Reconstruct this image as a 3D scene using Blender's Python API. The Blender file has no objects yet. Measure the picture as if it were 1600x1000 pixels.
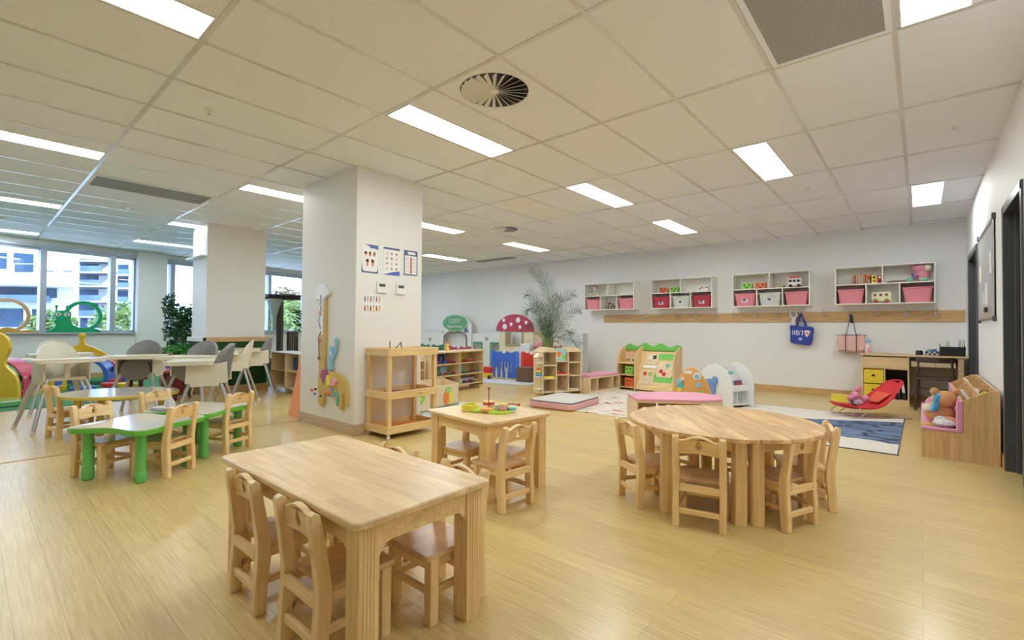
# A bright nursery room. Everything is built at real size in metres; the camera stands at the origin, 1.08 m up.
LAMP_E = 24.3
SKY_E = 6.0
SUN_E = 4.0
EXPO = 0.0
import bpy, bmesh, math, random
from mathutils import Vector, Matrix
R = math.radians
rnd = random.Random(7)
SC = bpy.context.scene
COL = SC.collection

# ------------------------------------------------------------------ materials
MATS = {}
def _new(name):
    m = bpy.data.materials.new(name); m.use_nodes = True
    nt = m.node_tree
    b = nt.nodes['Principled BSDF']
    MATS[name] = m
    return m, nt, b
def plain(name, col, rough=.5, metal=0., vary=.06, scale=6., bump=0., coat=0., trans=0., alpha=1., spec=None):
    if name in MATS: return MATS[name]
    m, nt, b = _new(name)
    N, L = nt.nodes, nt.links
    tc = N.new('ShaderNodeTexCoord'); no = N.new('ShaderNodeTexNoise'); no.inputs['Scale'].default_value = scale
    no.inputs['Detail'].default_value = 3
    L.new(tc.outputs['Object'], no.inputs['Vector'])
    mx = N.new('ShaderNodeMix'); mx.data_type = 'RGBA'
    c = list(col)+[1]
    mx.inputs['A'].default_value = [v*(1-vary) for v in col]+[1]
    mx.inputs['B'].default_value = [min(1, v*(1+vary)) for v in col]+[1]
    L.new(no.outputs['Fac'], mx.inputs['Factor']); L.new(mx.outputs['Result'], b.inputs['Base Color'])
    b.inputs['Roughness'].default_value = rough; b.inputs['Metallic'].default_value = metal
    if coat: b.inputs['Coat Weight'].default_value = coat; b.inputs['Coat Roughness'].default_value = .12
    if trans: b.inputs['Transmission Weight'].default_value = trans
    if alpha < 1: b.inputs['Alpha'].default_value = alpha
    if spec is not None: b.inputs['Specular IOR Level'].default_value = spec
    if bump:
        n2 = N.new('ShaderNodeTexNoise'); n2.inputs['Scale'].default_value = scale*12
        L.new(tc.outputs['Object'], n2.inputs['Vector'])
        bp = N.new('ShaderNodeBump'); bp.inputs['Strength'].default_value = bump; bp.inputs['Distance'].default_value = .004
        L.new(n2.outputs['Fac'], bp.inputs['Height']); L.new(bp.outputs['Normal'], b.inputs['Normal'])
    return m
def wood(name, dark, light, axis='X', scale=9., rough=.38, plank=None, coat=.25, spread=.5, joint=(.35, .22, .1)):
    """Grained wood; axis is the way the grain runs. plank=(length, width) glues it up from staves."""
    if name in MATS: return MATS[name]
    m, nt, b = _new(name)
    N, L = nt.nodes, nt.links
    tc = N.new('ShaderNodeTexCoord')
    mp = N.new('ShaderNodeMapping')
    s = {'X': (1, 14, 14), 'Y': (14, 1, 14), 'Z': (14, 14, 1)}[axis]
    mp.inputs['Scale'].default_value = s
    L.new(tc.outputs['Object'], mp.inputs['Vector'])
    no = N.new('ShaderNodeTexNoise'); no.inputs['Scale'].default_value = scale*.35; no.inputs['Detail'].default_value = 5
    no.inputs['Distortion'].default_value = .6
    L.new(mp.outputs['Vector'], no.inputs['Vector'])
    rp = N.new('ShaderNodeValToRGB'); e = rp.color_ramp.elements
    e[0].position = .5-spread*.5; e[0].color = list(dark)+[1]
    e[1].position = .5+spread*.4; e[1].color = list(light)+[1]
    L.new(no.outputs['Fac'], rp.inputs['Fac'])
    out = rp.outputs['Color']
    if plank:
        mp2 = N.new('ShaderNodeMapping')
        if axis == 'Y': mp2.inputs['Rotation'].default_value = (0, 0, R(90))
        if axis == 'Z':
            sp_ = N.new('ShaderNodeSeparateXYZ'); cb_ = N.new('ShaderNodeCombineXYZ'); ad_ = N.new('ShaderNodeMath')
            L.new(tc.outputs['Object'], sp_.inputs[0]); L.new(sp_.outputs['X'], ad_.inputs[0]); L.new(sp_.outputs['Y'], ad_.inputs[1])
            L.new(sp_.outputs['Z'], cb_.inputs['X']); L.new(ad_.outputs[0], cb_.inputs['Y']); L.new(cb_.outputs[0], mp2.inputs['Vector'])
        else: L.new(tc.outputs['Object'], mp2.inputs['Vector'])
        br = N.new('ShaderNodeTexBrick')
        br.inputs['Scale'].default_value = 1
        br.inputs['Brick Width'].default_value = plank[0]; br.inputs['Row Height'].default_value = plank[1]
        br.inputs['Mortar Size'].default_value = plank[2] if len(plank) > 2 else .0008
        br.inputs['Mortar Smooth'].default_value = .3
        br.inputs['Color1'].default_value = (.80, .76, .72, 1); br.inputs['Color2'].default_value = (1.12, 1.12, 1.12, 1)
        br.inputs['Mortar'].default_value = (.7, .62, .5, 1)
        br.offset = .37; br.offset_frequency = 2
        L.new(mp2.outputs['Vector'], br.inputs['Vector'])
        mu = N.new('ShaderNodeMix'); mu.data_type = 'RGBA'; mu.blend_type = 'MULTIPLY'; mu.inputs['Factor'].default_value = plank[3] if len(plank) > 3 else .8
        L.new(out, mu.inputs['A']); L.new(br.outputs['Color'], mu.inputs['B'])
        out = mu.outputs['Result']
    L.new(out, b.inputs['Base Color'])
    b.inputs['Roughness'].default_value = rough
    b.inputs['Coat Weight'].default_value = coat; b.inputs['Coat Roughness'].default_value = .2
    return m
def glow(name, col, strength):
    m, nt, b = _new(name)
    b.inputs['Base Color'].default_value = (.9, .9, .9, 1)
    b.inputs['Emission Color'].default_value = list(col)+[1]; b.inputs['Emission Strength'].default_value = strength
    return m
def glass(name, tint=(.96, .99, 1), refl=.06):
    m = bpy.data.materials.new(name); m.use_nodes = True; nt = m.node_tree; N, L = nt.nodes, nt.links
    N.clear()
    o = N.new('ShaderNodeOutputMaterial'); t = N.new('ShaderNodeBsdfTransparent'); t.inputs['Color'].default_value = list(tint)+[1]
    g = N.new('ShaderNodeBsdfGlossy'); g.inputs['Roughness'].default_value = .02
    mx = N.new('ShaderNodeMixShader'); mx.inputs['Fac'].default_value = refl
    L.new(t.outputs[0], mx.inputs[1]); L.new(g.outputs[0], mx.inputs[2]); L.new(mx.outputs[0], o.inputs['Surface'])
    MATS[name] = m
    return m

# ------------------------------------------------------------------ geometry
def P3(plane, a, b, t):
    return {'XY': (a, b, t), 'XZ': (a, t, b), 'YZ': (t, a, b)}[plane]
class MB:
    def __init__(s): s.bm = bmesh.new(); s.T = Matrix.Identity(4)
    def at(s, loc=(0, 0, 0), rz=0, rx=0, ry=0, sc=1):
        s.T = Matrix.Translation(loc) @ Matrix.Rotation(rz, 4, 'Z') @ Matrix.Rotation(ry, 4, 'Y') @ Matrix.Rotation(rx, 4, 'X') @ Matrix.Scale(sc, 4)
        return s
    def v(s, p): return s.bm.verts.new(s.T @ Vector(p))
    def f(s, vs, m=0):
        try:
            fc = s.bm.faces.new(vs); fc.material_index = m; return fc
        except ValueError: return None
    def box(s, x0, x1, y0, y1, z0, z1, m=0):
        c = [s.v((x, y, z)) for z in (z0, z1) for y in (y0, y1) for x in (x0, x1)]
        for q in ((0, 2, 3, 1), (4, 5, 7, 6), (0, 1, 5, 4), (2, 6, 7, 3), (0, 4, 6, 2), (1, 3, 7, 5)): s.f([c[i] for i in q], m)
        return s
    def cbox(s, c, sz, m=0):
        return s.box(c[0]-sz[0]/2, c[0]+sz[0]/2, c[1]-sz[1]/2, c[1]+sz[1]/2, c[2]-sz[2]/2, c[2]+sz[2]/2, m)
    def bar(s, p0, p1, w, h, m=0, up=(0, 0, 1)):
        p0, p1 = Vector(p0), Vector(p1); d = (p1-p0).normalized(); u = Vector(up)
        if abs(d.dot(u)) > .98: u = Vector((0, 1, 0))
        r = d.cross(u).normalized(); u = r.cross(d)
        A = [[s.v(p+r*a*w/2+u*b*h/2) for a, b in ((-1, -1), (1, -1), (1, 1), (-1, 1))] for p in (p0, p1)]
        for i in range(4): s.f([A[0][i], A[0][(i+1) % 4], A[1][(i+1) % 4], A[1][i]], m)
        s.f(A[0][::-1], m); s.f(A[1], m); return s
    def tube(s, pts, r, n=8, m=0, cap=True, closed=False):
        pts = [Vector(p) for p in pts]; k = len(pts)
        rs = r if isinstance(r, (list, tuple)) else [r]*k
        rings = []; u = None
        for i, p in enumerate(pts):
            a = pts[(i-1) % k] if (closed or i > 0) else p
            b = pts[(i+1) % k] if (closed or i < k-1) else p
            d = (b-a)
            d = d.normalized() if d.length > 1e-9 else Vector((0, 0, 1))
            if u is None: u = d.orthogonal().normalized()
            u = (u-d*u.dot(d))
            u = u.normalized() if u.length > 1e-6 else d.orthogonal().normalized()
            w = d.cross(u)
            rings.append([s.v(p+(u*math.cos(2*math.pi*j/n)+w*math.sin(2*math.pi*j/n))*rs[i]) for j in range(n)])
        q = k if closed else k-1
        for i in range(q):
            A, B = rings[i], rings[(i+1) % k]
            for j in range(n): s.f([A[j], A[(j+1) % n], B[(j+1) % n], B[j]], m)
        if cap and not closed: s.f(rings[0][::-1], m); s.f(rings[-1], m)
        return s
    def lathe(s, prof, c=(0, 0, 0), n=20, m=0, sx=1, sy=1):
        rings = []
        for r, z in prof:
            if r < 1e-6: rings.append([s.v((c[0], c[1], c[2]+z))])
            else: rings.append([s.v((c[0]+r*sx*math.cos(2*math.pi*j/n), c[1]+r*sy*math.sin(2*math.pi*j/n), c[2]+z)) for j in range(n)])
        for A, B in zip(rings, rings[1:]):
            for j in range(n):
                k = (j+1) % n
                if len(A) == 1 and len(B) > 1: s.f([A[0], B[k], B[j]], m)
                elif len(B) == 1 and len(A) > 1: s.f([A[j], A[k], B[0]], m)
                elif len(A) > 1: s.f([A[j], A[k], B[k], B[j]], m)
        if len(rings[0]) > 1: s.f(rings[0][::-1], m)
        if len(rings[-1]) > 1: s.f(rings[-1], m)
        return s
    def ball(s, c, r, m=0, n=14, k=8):
        r = r if isinstance(r, (tuple, list)) else (r, r, r)
        T = s.T; s.T = T @ Matrix.Translation(c) @ Matrix.Diagonal((*r, 1))
        s.lathe([(math.sin(math.pi*i/k), -math.cos(math.pi*i/k)) for i in range(k+1)], n=n, m=m)
        s.T = T; return s
    def prism(s, pts, t0, t1, plane='XY', m=0, ms=None):
        A = [s.v(P3(plane, a, b, t0)) for a, b in pts]; B = [s.v(P3(plane, a, b, t1)) for a, b in pts]
        s.f(A, m); s.f(B[::-1], m)
        for i in range(len(pts)):
            j = (i+1) % len(pts); s.f([A[i], A[j], B[j], B[i]], m if ms is None else ms)
        return s
    def shape(s, outs, t0, t1, plane='XY', m=0):
        """Flat piece with holes: outs = list of closed outlines, the first the outside."""
        cu = bpy.data.curves.new('tmp', 'CURVE'); cu.dimensions = '2D'; cu.fill_mode = 'BOTH'; cu.extrude = abs(t1-t0)/2
        for o in outs:
            sp = cu.splines.new('POLY'); sp.points.add(len(o)-1)
            for p, (a, b) in zip(sp.points, o): p.co = (a, b, 0, 1)
            sp.use_cyclic_u = True
        ob = bpy.data.objects.new('tmp', cu)
        me = ob.to_mesh(); off = (t0+t1)/2
        vs = [s.v(P3(plane, v.co.x, v.co.y, v.co.z+off)) for v in me.vertices]
        for p in me.polygons: s.f([vs[i] for i in p.vertices], m)
        ob.to_mesh_clear(); bpy.data.objects.remove(ob); bpy.data.curves.remove(cu)
        return s
    def text(s, txt, size, T, m=0, depth=.002, align='CENTER', sx=1):
        cu = bpy.data.curves.new('tmp', 'FONT'); cu.body = txt; cu.size = size; cu.extrude = depth/2; cu.align_x = align; cu.align_y = 'CENTER'
        ob = bpy.data.objects.new('tmp', cu); me = ob.to_mesh()
        vs = [s.bm.verts.new(s.T @ T @ Vector((v.co.x*sx, v.co.y, v.co.z))) for v in me.vertices]
        for p in me.polygons: s.f([vs[i] for i in p.vertices], m)
        ob.to_mesh_clear(); bpy.data.objects.remove(ob); bpy.data.curves.remove(cu)
        return s
    def build(s, name, mats, parent=None, bevel=0, smooth=35, seg=2, weld=True):
        if weld: bmesh.ops.remove_doubles(s.bm, verts=s.bm.verts, dist=1e-5)
        bmesh.ops.recalc_face_normals(s.bm, faces=s.bm.faces)
        me = bpy.data.meshes.new(name); s.bm.to_mesh(me); s.bm.free()
        for m in (mats if isinstance(mats, (list, tuple)) else [mats]): me.materials.append(m)
        if smooth:
            me.polygons.foreach_set('use_smooth', [True]*len(me.polygons)); me.set_sharp_from_angle(angle=R(smooth))
        o = bpy.data.objects.new(name, me); COL.objects.link(o)
        if parent: o.parent = parent
        if bevel:
            b = o.modifiers.new('edges', 'BEVEL'); b.width = bevel; b.segments = seg; b.limit_method = 'ANGLE'; b.angle_limit = R(40)
            b.harden_normals = True
        return o
def cat(pts, n=6, closed=True):
    out = []; k = len(pts)
    rng = range(k) if closed else range(k-1)
    g = (lambda i: pts[i % k]) if closed else (lambda i: pts[max(0, min(k-1, i))])
    for i in rng:
        p0, p1, p2, p3 = g(i-1), g(i), g(i+1), g(i+2)
        for j in range(n):
            t = j/n
            out.append(tuple(.5*((2*b)+(-a+c)*t+(2*a-5*b+4*c-d)*t*t+(-a+3*b-3*c+d)*t**3) for a, b, c, d in zip(p0, p1, p2, p3)))
    if not closed: out.append(tuple(pts[-1]))
    return out
def rrect(x0, x1, y0, y1, r, n=5):
    o = []
    for cx, cy, a in ((x1-r, y1-r, 0), (x0+r, y1-r, 90), (x0+r, y0+r, 180), (x1-r, y0+r, 270)):
        for i in range(n+1):
            t = R(a+90*i/n); o.append((cx+r*math.cos(t), cy+r*math.sin(t)))
    return o
def circ(cx, cy, r, n=24, ry=None, a0=0, a1=360):
    ry = r if ry is None else ry
    full = abs(a1-a0) >= 360
    k = n if full else n+1
    return [(cx+r*math.cos(R(a0+(a1-a0)*i/n)), cy+ry*math.sin(R(a0+(a1-a0)*i/n))) for i in range(k)]
def tag(o, label=None, cat_=None, group=None, kind=None):
    if label: o['label'] = label
    if cat_: o['category'] = cat_
    if group: o['group'] = group
    if kind: o['kind'] = kind
    return o
def E(name, label, cat_, loc=(0, 0, 0), rz=0, group=None):
    o = bpy.data.objects.new(name, None); COL.objects.link(o); o.empty_display_size = .05
    o.location = loc; o.rotation_euler = (0, 0, rz)
    return tag(o, label, cat_, group)
KIDS = {}
def dup(root, loc=None, rz=None, label=None, group=None):
    def cp(o, par):
        c = o.copy(); COL.objects.link(c)
        if par: c.parent = par
        for ch in list(o.children): cp(ch, c)
        return c
    r = cp(root, None)
    if loc is not None: r.location = loc
    if rz is not None: r.rotation_euler = (0, 0, rz)
    if label: r['label'] = label
    if group: r['group'] = group
    return r
def S(o): o['kind'] = 'structure'; return o
# ------------------------------------------------------------------ palette
PX = wood('rubberwood_x', (.72, .48, .23), (.90, .67, .39), 'X', plank=(.30, .05, .0006, .5))
PY = wood('rubberwood_y', (.66, .42, .20), (.88, .66, .39), 'Y', plank=(.34, .045, .0006, .8))
CHZ = wood('chair_wood_z', (.78, .50, .22), (.96, .73, .40), 'Z')
CHX = wood('chair_wood_x', (.78, .50, .22), (.96, .73, .40), 'X')
CHY = wood('chair_wood_y', (.64, .39, .19), (.84, .57, .31), 'Y', plank=(.3, .05, .0006, .6), rough=.3)
ROUNDT = wood('round_top_wood', (.60, .33, .13), (.88, .60, .31), 'X', plank=(.28, .055, .0006, 1.0))
PINEX = wood('pine_x', (.66, .43, .18), (.86, .64, .34), 'X')
PINEY = wood('pine_y', (.66, .43, .18), (.86, .64, .34), 'Y')
PINEZ = wood('pine_z', (.66, .43, .18), (.86, .64, .34), 'Z')
PLYX = wood('birch_ply_x', (.70, .52, .30), (.85, .69, .45), 'X', spread=.8)
PLYZ = wood('birch_ply_z', (.70, .52, .30), (.85, .69, .45), 'Z', spread=.8)
PLYY = wood('birch_ply_y', (.70, .52, .30), (.85, .69, .45), 'Y', spread=.8)
OAKX = wood('oak_trim_x', (.47, .28, .11), (.66, .43, .20), 'X')
OAKY = wood('oak_trim_y', (.47, .28, .11), (.66, .43, .20), 'Y')
BAMZ = wood('bamboo_panel', (.56, .34, .15), (.76, .51, .26), 'Z', plank=(.3, .045, .0006, .35))
DESK = wood('desk_laminate', (.66, .45, .23), (.80, .59, .34), 'X', spread=.9, coat=.1)
BOARD = wood('baseboard_grey_wood', (.46, .33, .22), (.62, .47, .33), 'X')
DARKW = plain('dark_stained_wood', (.06, .035, .025), .4, vary=.3, scale=20)
WALL = plain('wall_paint', (.82, .82, .83), .6, vary=.012, scale=2)
PILL = plain('pillar_paint', (.80, .79, .78), .55, vary=.012, scale=2)
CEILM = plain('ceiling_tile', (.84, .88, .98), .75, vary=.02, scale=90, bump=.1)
TEE = plain('ceiling_tee', (.66, .66, .68), .3, vary=.02, coat=1)
WHITE = plain('white_melamine', (.90, .89, .84), .35, vary=.01)
WHITEP = plain('white_plastic', (.82, .82, .82), .35, vary=.01)
CREAM = plain('cream_plastic', (.78, .74, .62), .3, vary=.02, coat=.4)
FRAMEM = plain('window_frame_paint', (.42, .47, .56), .35, vary=.02, metal=.3)
DOORF = plain('dark_grey_steel', (.07, .075, .085), .35, vary=.05)
DARK = plain('doorway_dark', (.045, .045, .05), .5, vary=.2)
CHROME = plain('chrome', (.75, .76, .78), .18, metal=1, vary=.02)
STEEL = plain('satin_silver_tube', (.50, .50, .53), .32, metal=.75, vary=.03)
PINK = plain('pink_bin_plastic', (.78, .26, .32), .4, vary=.03, coat=.2)
PINKC = plain('pink_cushion_cloth', (.72, .33, .44), .75, vary=.05, scale=30, bump=.2)
REDB = plain('dark_red_plastic', (.48, .04, .07), .4, vary=.05)
GREYB = plain('pale_grey_bin', (.66, .67, .62), .35, vary=.04)
LIMEG = plain('lime_green', (.27, .60, .07), .45, vary=.05)
TGREEN = plain('table_rim_green', (.12, .50, .05), .35, vary=.04, coat=.3)
TLEG = plain('table_leg_green', (.13, .52, .12), .3, vary=.04, coat=.4)
TYEL = plain('table_rim_yellow', (.72, .56, .10), .35, vary=.04)
TOPW = plain('pale_laminate_top', (.78, .76, .72), .16, vary=.02, coat=.8)
TURF = plain('green_turf', (.05, .25, .10), .9, vary=.25, scale=60, bump=.6)
TURFD = plain('dark_green_turf', (.012, .07, .012), .95, vary=.35, scale=50, bump=.6)
ORANGE = plain('orange_paint', (.85, .24, .05), .45, vary=.05)
RED = plain('red_plastic', (.66, .03, .03), .35, vary=.05, coat=.3)
BLUE = plain('blue_plastic', (.05, .16, .68), .35, vary=.05, coat=.3)
YEL = plain('yellow_plastic', (.83, .55, .04), .35, vary=.04, coat=.3)
LYEL = plain('lemon_yellow', (.85, .72, .08), .4, vary=.04)
GREEN = plain('green_plastic', (.03, .34, .12), .35, vary=.05, coat=.3)
BLACK = plain('black_plastic', (.015, .015, .017), .4, vary=.2)
GREYF = plain('grey_cushion_fabric', (.24, .235, .25), .85, vary=.1, scale=30, bump=.4)
GREYF2 = plain('blue_grey_fabric', (.26, .28, .34), .85, vary=.1, scale=30, bump=.4)
SKYB = plain('sky_blue', (.28, .55, .78), .45, vary=.05)
PURP = plain('purple', (.22, .06, .26), .5, vary=.1)
TEAL = plain('teal', (.12, .50, .48), .45, vary=.05)
PNKT = plain('pink_toy', (.85, .42, .50), .5, vary=.06)
FURP = plain('pink_plush', (.80, .30, .42), .95, vary=.15, scale=40, bump=.8)
FURB = plain('tan_plush', (.72, .38, .17), .95, vary=.15, scale=40, bump=.8)
FURW = plain('cream_plush', (.85, .76, .62), .95, vary=.1, scale=40, bump=.8)
PAPER = plain('white_paper', (.83, .83, .84), .5, vary=.01)
LEAF = plain('leaf_green', (.03, .11, .035), .45, vary=.5, scale=8)
PALMG = plain('palm_green', (.035, .10, .035), .5, vary=.4, scale=6)
FERN = plain('fern_green', (.04, .22, .03), .55, vary=.4, scale=8)
STEM = plain('brown_stem', (.16, .10, .05), .8, vary=.3, scale=10)
GLASS = glass('window_glass')
# ------------------------------------------------------------------ the room
CZ = 2.706; WX = .50; BY = 9.446; FY = -3.2
WP = Vector((-12.55, .38, 0)); WU = Vector((-.2045, .9789, 0)); WN = Vector((.9789, .2045, 0))   # window wall: point, along, inwards
def WW(s, z=0, d=0): return WP+WU*s+WN*d+Vector((0, 0, z))
WA = math.atan2(WU.y, WU.x)

def floor_mat():
    m, nt, b = _new('bamboo_floor'); N, L = nt.nodes, nt.links
    tc = N.new('ShaderNodeTexCoord')
    def brick(w, h, c1, c2, off):
        br = N.new('ShaderNodeTexBrick'); br.inputs['Scale'].default_value = 1
        br.inputs['Brick Width'].default_value = w; br.inputs['Row Height'].default_value = h
        br.inputs['Mortar Size'].default_value = .0012; br.inputs['Mortar Smooth'].default_value = .2; br.offset = off
        br.inputs['Color1'].default_value = c1; br.inputs['Color2'].default_value = c2; br.inputs['Mortar'].default_value = (.62, .5, .36, 1)
        L.new(tc.outputs['Object'], br.inputs['Vector']); return br
    b1 = brick(1.85, .13, (.93, .91, .88, 1), (1.05, 1.05, 1.03, 1), .41)
    mp = N.new('ShaderNodeMapping'); mp.inputs['Scale'].default_value = (1.6, 42, 1)
    L.new(tc.outputs['Object'], mp.inputs['Vector'])
    no = N.new('ShaderNodeTexNoise'); no.inputs['Scale'].default_value = 2.2; no.inputs['Detail'].default_value = 6; no.inputs['Roughness'].default_value = .65
    L.new(mp.outputs['Vector'], no.inputs['Vector'])
    rp = N.new('ShaderNodeValToRGB'); e = rp.color_ramp.elements
    e[0].position = .30; e[0].color = FLOOR_D; e[1].position = .66; e[1].color = FLOOR_L
    L.new(no.outputs['Fac'], rp.inputs['Fac'])
    mu = N.new('ShaderNodeMix'); mu.data_type = 'RGBA'; mu.blend_type = 'MULTIPLY'; mu.inputs['Factor'].default_value = .85
    L.new(rp.outputs['Color'], mu.inputs['A']); L.new(b1.outputs['Color'], mu.inputs['B'])
    L.new(mu.outputs['Result'], b.inputs['Base Color'])
    b.inputs['Roughness'].default_value = .38; b.inputs['Coat Weight'].default_value = .35; b.inputs['Coat Roughness'].default_value = .2
    bp = N.new('ShaderNodeBump'); bp.inputs['Strength'].default_value = .08; bp.inputs['Distance'].default_value = .002
    L.new(no.outputs['Fac'], bp.inputs['Height']); L.new(bp.outputs['Normal'], b.inputs['Normal'])
    return m
FLOOR_D = (.53, .375, .13, 1); FLOOR_L = (.73, .555, .25, 1)
FLOORM = floor_mat()
b = MB(); b.box(-15.5, WX+1.6, FY-.1, BY+.2, -.1, 0); S(b.build('floor', FLOORM))
b = MB(); b.box(-5.46, -5.40, FY, 2.54, 0, .004); S(b.build('trim_1', OAKY, bevel=.001))
# green turf in the play corner by the windows
def poly_floor(name, pts, z0, z1, mat): return S(MB().prism(pts, z0, z1, 'XY').build(name, mat))
t0 = WW(-3.5, 0, .01); t1 = WW(6.0, 0, .01)
poly_floor('floor_turf', [(-8.62, -3.1), (-8.62, .9), (-8.75, 2.46), (-9.22, 2.46), (-9.22, 3.37), (-8.8, 3.6), (-8.8, 6.2), (t1.x, 6.2), (t0.x, t0.y)], 0, .008, TURF)
# ceiling
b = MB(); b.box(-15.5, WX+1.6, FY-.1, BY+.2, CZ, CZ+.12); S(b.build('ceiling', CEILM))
GX0, GY0 = -.0975, 2.0543
n = 2
b = MB()
for i in range(-1, 24):
    x = GX0-.6*i
    if x < WX: b.box(x-.012, x+.012, FY, BY, CZ-.004, CZ+.01)
tx = b.build('trim_2', TEE); S(tx)
b = MB()
for j in range(-4, 7):
    y = GY0+1.2*j
    b.box(-14.9, WX, y-.013, y+.013, CZ-.005, CZ+.01)
S(b.build('trim_3', TEE))
# solid walls
S(MB().box(-15.5, WX+.12, BY, BY+.12, 0, CZ).build('wall_back', WALL))
S(MB().box(-15.5, WX+.12, FY-.12, FY, 0, CZ).build('wall_front', WALL))
# wall on the door side, with two door openings (near 4.42..5.33, far 7.62..8.98)
D1 = (4.40, 5.36, 2.06); D2 = (7.62, 8.96, 2.10)
b = MB()
for y0, y1 in ((FY, D1[0]), (D1[1], D2[0]), (D2[1], BY)): b.box(WX, WX+.12, y0, y1, 0, CZ)
b.box(WX, WX+.12, D1[0], D1[1], D1[2], CZ); b.box(WX, WX+.12, D2[0], D2[1], D2[2], CZ)
S(b.build('wall_right', WALL, weld=False))
for n, (y0, y1, h) in enumerate((D1, D2), 1):
    fr = MB(); w = .06
    fr.box(WX-.012, WX+.14, y1-w, y1, 0, h); fr.box(WX-.012, WX+.14, y0, y0+w, 0, h); fr.box(WX-.012, WX+.14, y0, y1, h-w, h)
    fr.box(WX+.05, WX+.075, y1-w-.03, y1-w, 0, h-w); fr.box(WX+.05, WX+.075, y0+w, y0+w+.03, 0, h-w)
    door = S(E('door_%d' % n, None, None)); 
    fr.build('door_frame', DOORF, door, bevel=.003)
    lf = MB(); lf.box(WX+.09, WX+.13, y0+w, y1-w, .005, h-w)
    lf.build('door_leaf', DARK, door, bevel=.002)  # dark panel standing in for the unlit room beyond the doorway
    hd = MB(); hd.tube([(WX+.088, y0+w+.08, 1.02), (WX+.05, y0+w+.08, 1.02), (WX+.05, y0+w+.2, 1.02)], .009)
    hd.build('door_handle', STEEL, door)
    del door['kind']; door['kind'] = 'structure'
# window wall
sL, sR, z0, z1 = -3.7, 9.4, .93, 2.55
b = MB()
b.at(WP, WA)
b.box(sL, sR, 0, .2, 0, z0); b.box(sL, sR, 0, .2, z1, CZ)
b.box(2.10, 2.66, 0, .2, z0, z1); b.box(6.35, sR, 0, .2, z0, z1)
S(b.build('wall_left', WALL, weld=False))
b = MB().at(WP, WA); b.box(sL, sR, -.03, 0, 0, .10); S(b.build('baseboard_left', OAKX))
b = MB().at(WP, WA); b.box(sL, 6.3, -.06, 0, z0-.03, z0); S(b.build('trim_4', FRAMEM, bevel=.004))
b = MB().at(WP, WA); b.box(sL, 6.35, -.02, .0, z1-.0, z1+.06); S(b.build('trim_5', FRAMEM, bevel=.004))
def window(n, s0, s1, mulls):
    w = S(E('window_%d' % n, None, None))
    f = MB().at(WP, WA)
    f.box(s0, s1, .03, .12, z0, z0+.045); f.box(s0, s1, .03, .12, z1-.045, z1)
    f.box(s0, s0+.045, .03, .12, z0, z1); f.box(s1-.045, s1, .03, .12, z0, z1)
    for m_ in mulls: f.box(m_-.045, m_+.045, -.01, .13, z0, z1)
    f.build('window_frame', FRAMEM, w, weld=False)
    ed = [s0]+list(mulls)+[s1]
    for a, c in zip(ed, ed[1:]):
        MB().at(WP, WA).box(a+.04, c-.04, .07, .076, z0+.04, z1-.04).build('window_pane', GLASS, w)
window(1, -3.6, 2.10, (-2.73, -1.64, -.54, .59, 1.675))
window(2, 2.66, 6.35, (2.81, 4.0, 5.22))
# wide square column standing by the windows
b = MB(); b.box(-12.62, -12.3, 2.42, 2.92, 0, CZ)
# pillars
def pillar(name, x0, x1, y0, y1, mat):
    return S(MB().box(x0, x1, y0, y1, 0, CZ).build(name, mat, bevel=.004))
b.bm.free()
p = WW(2.1, 0, .1); q = WW(2.62, 0, .1)
cb = MB().at(WP, WA); cb.box(2.08, 2.64, -.12, 0, 0, CZ); S(cb.build('wall_column', WALL))
pillar('wall_pillar', -5.42, -4.26, 2.54, 3.36, PILL)
pillar('wall_pillar_far', -9.2, -8.49, 2.47, 3.35, PILL)
S(MB().box(-5.435, -4.245, 2.525, 3.375, 0, .11).build('baseboard_pillar', BOARD, bevel=.003))
S(MB().box(-9.9, WX, BY-.016, BY, 0, .105).build('baseboard_back', OAKX, bevel=.003))
b = MB(); b.box(WX-.016, WX, FY, D1[0], 0, .105).box(WX-.016, WX, D1[1], D2[0], 0, .105).box(WX-.016, WX, D2[1], BY, 0, .105)
S(b.build('baseboard_right', OAKY, bevel=.003))
# cladding round the foot of the far pillar
cl = S(E('trim_6', None, None))
MB().box(-9.24, -8.45, 2.44, 3.38, .12, .83).build('turf_cladding', TURFD, cl)
MB().box(-8.47, -8.43, 2.42, 3.40, .83, .90).build('cap_rail', OAKY, cl, bevel=.003)
MB().box(-9.26, -8.43, 2.42, 2.46, .83, .90).build('white_cap_rail', WHITEP, cl, bevel=.003)
MB().box(-9.26, -8.43, 2.42, 3.40, 0, .12).build('base_rail', OAKY, cl, bevel=.003)
MB().box(-9.2, -8.47, 2.36, 2.469, 2.17, 2.19).build('thin_ledge', WHITEP, cl, bevel=.003)

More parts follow.
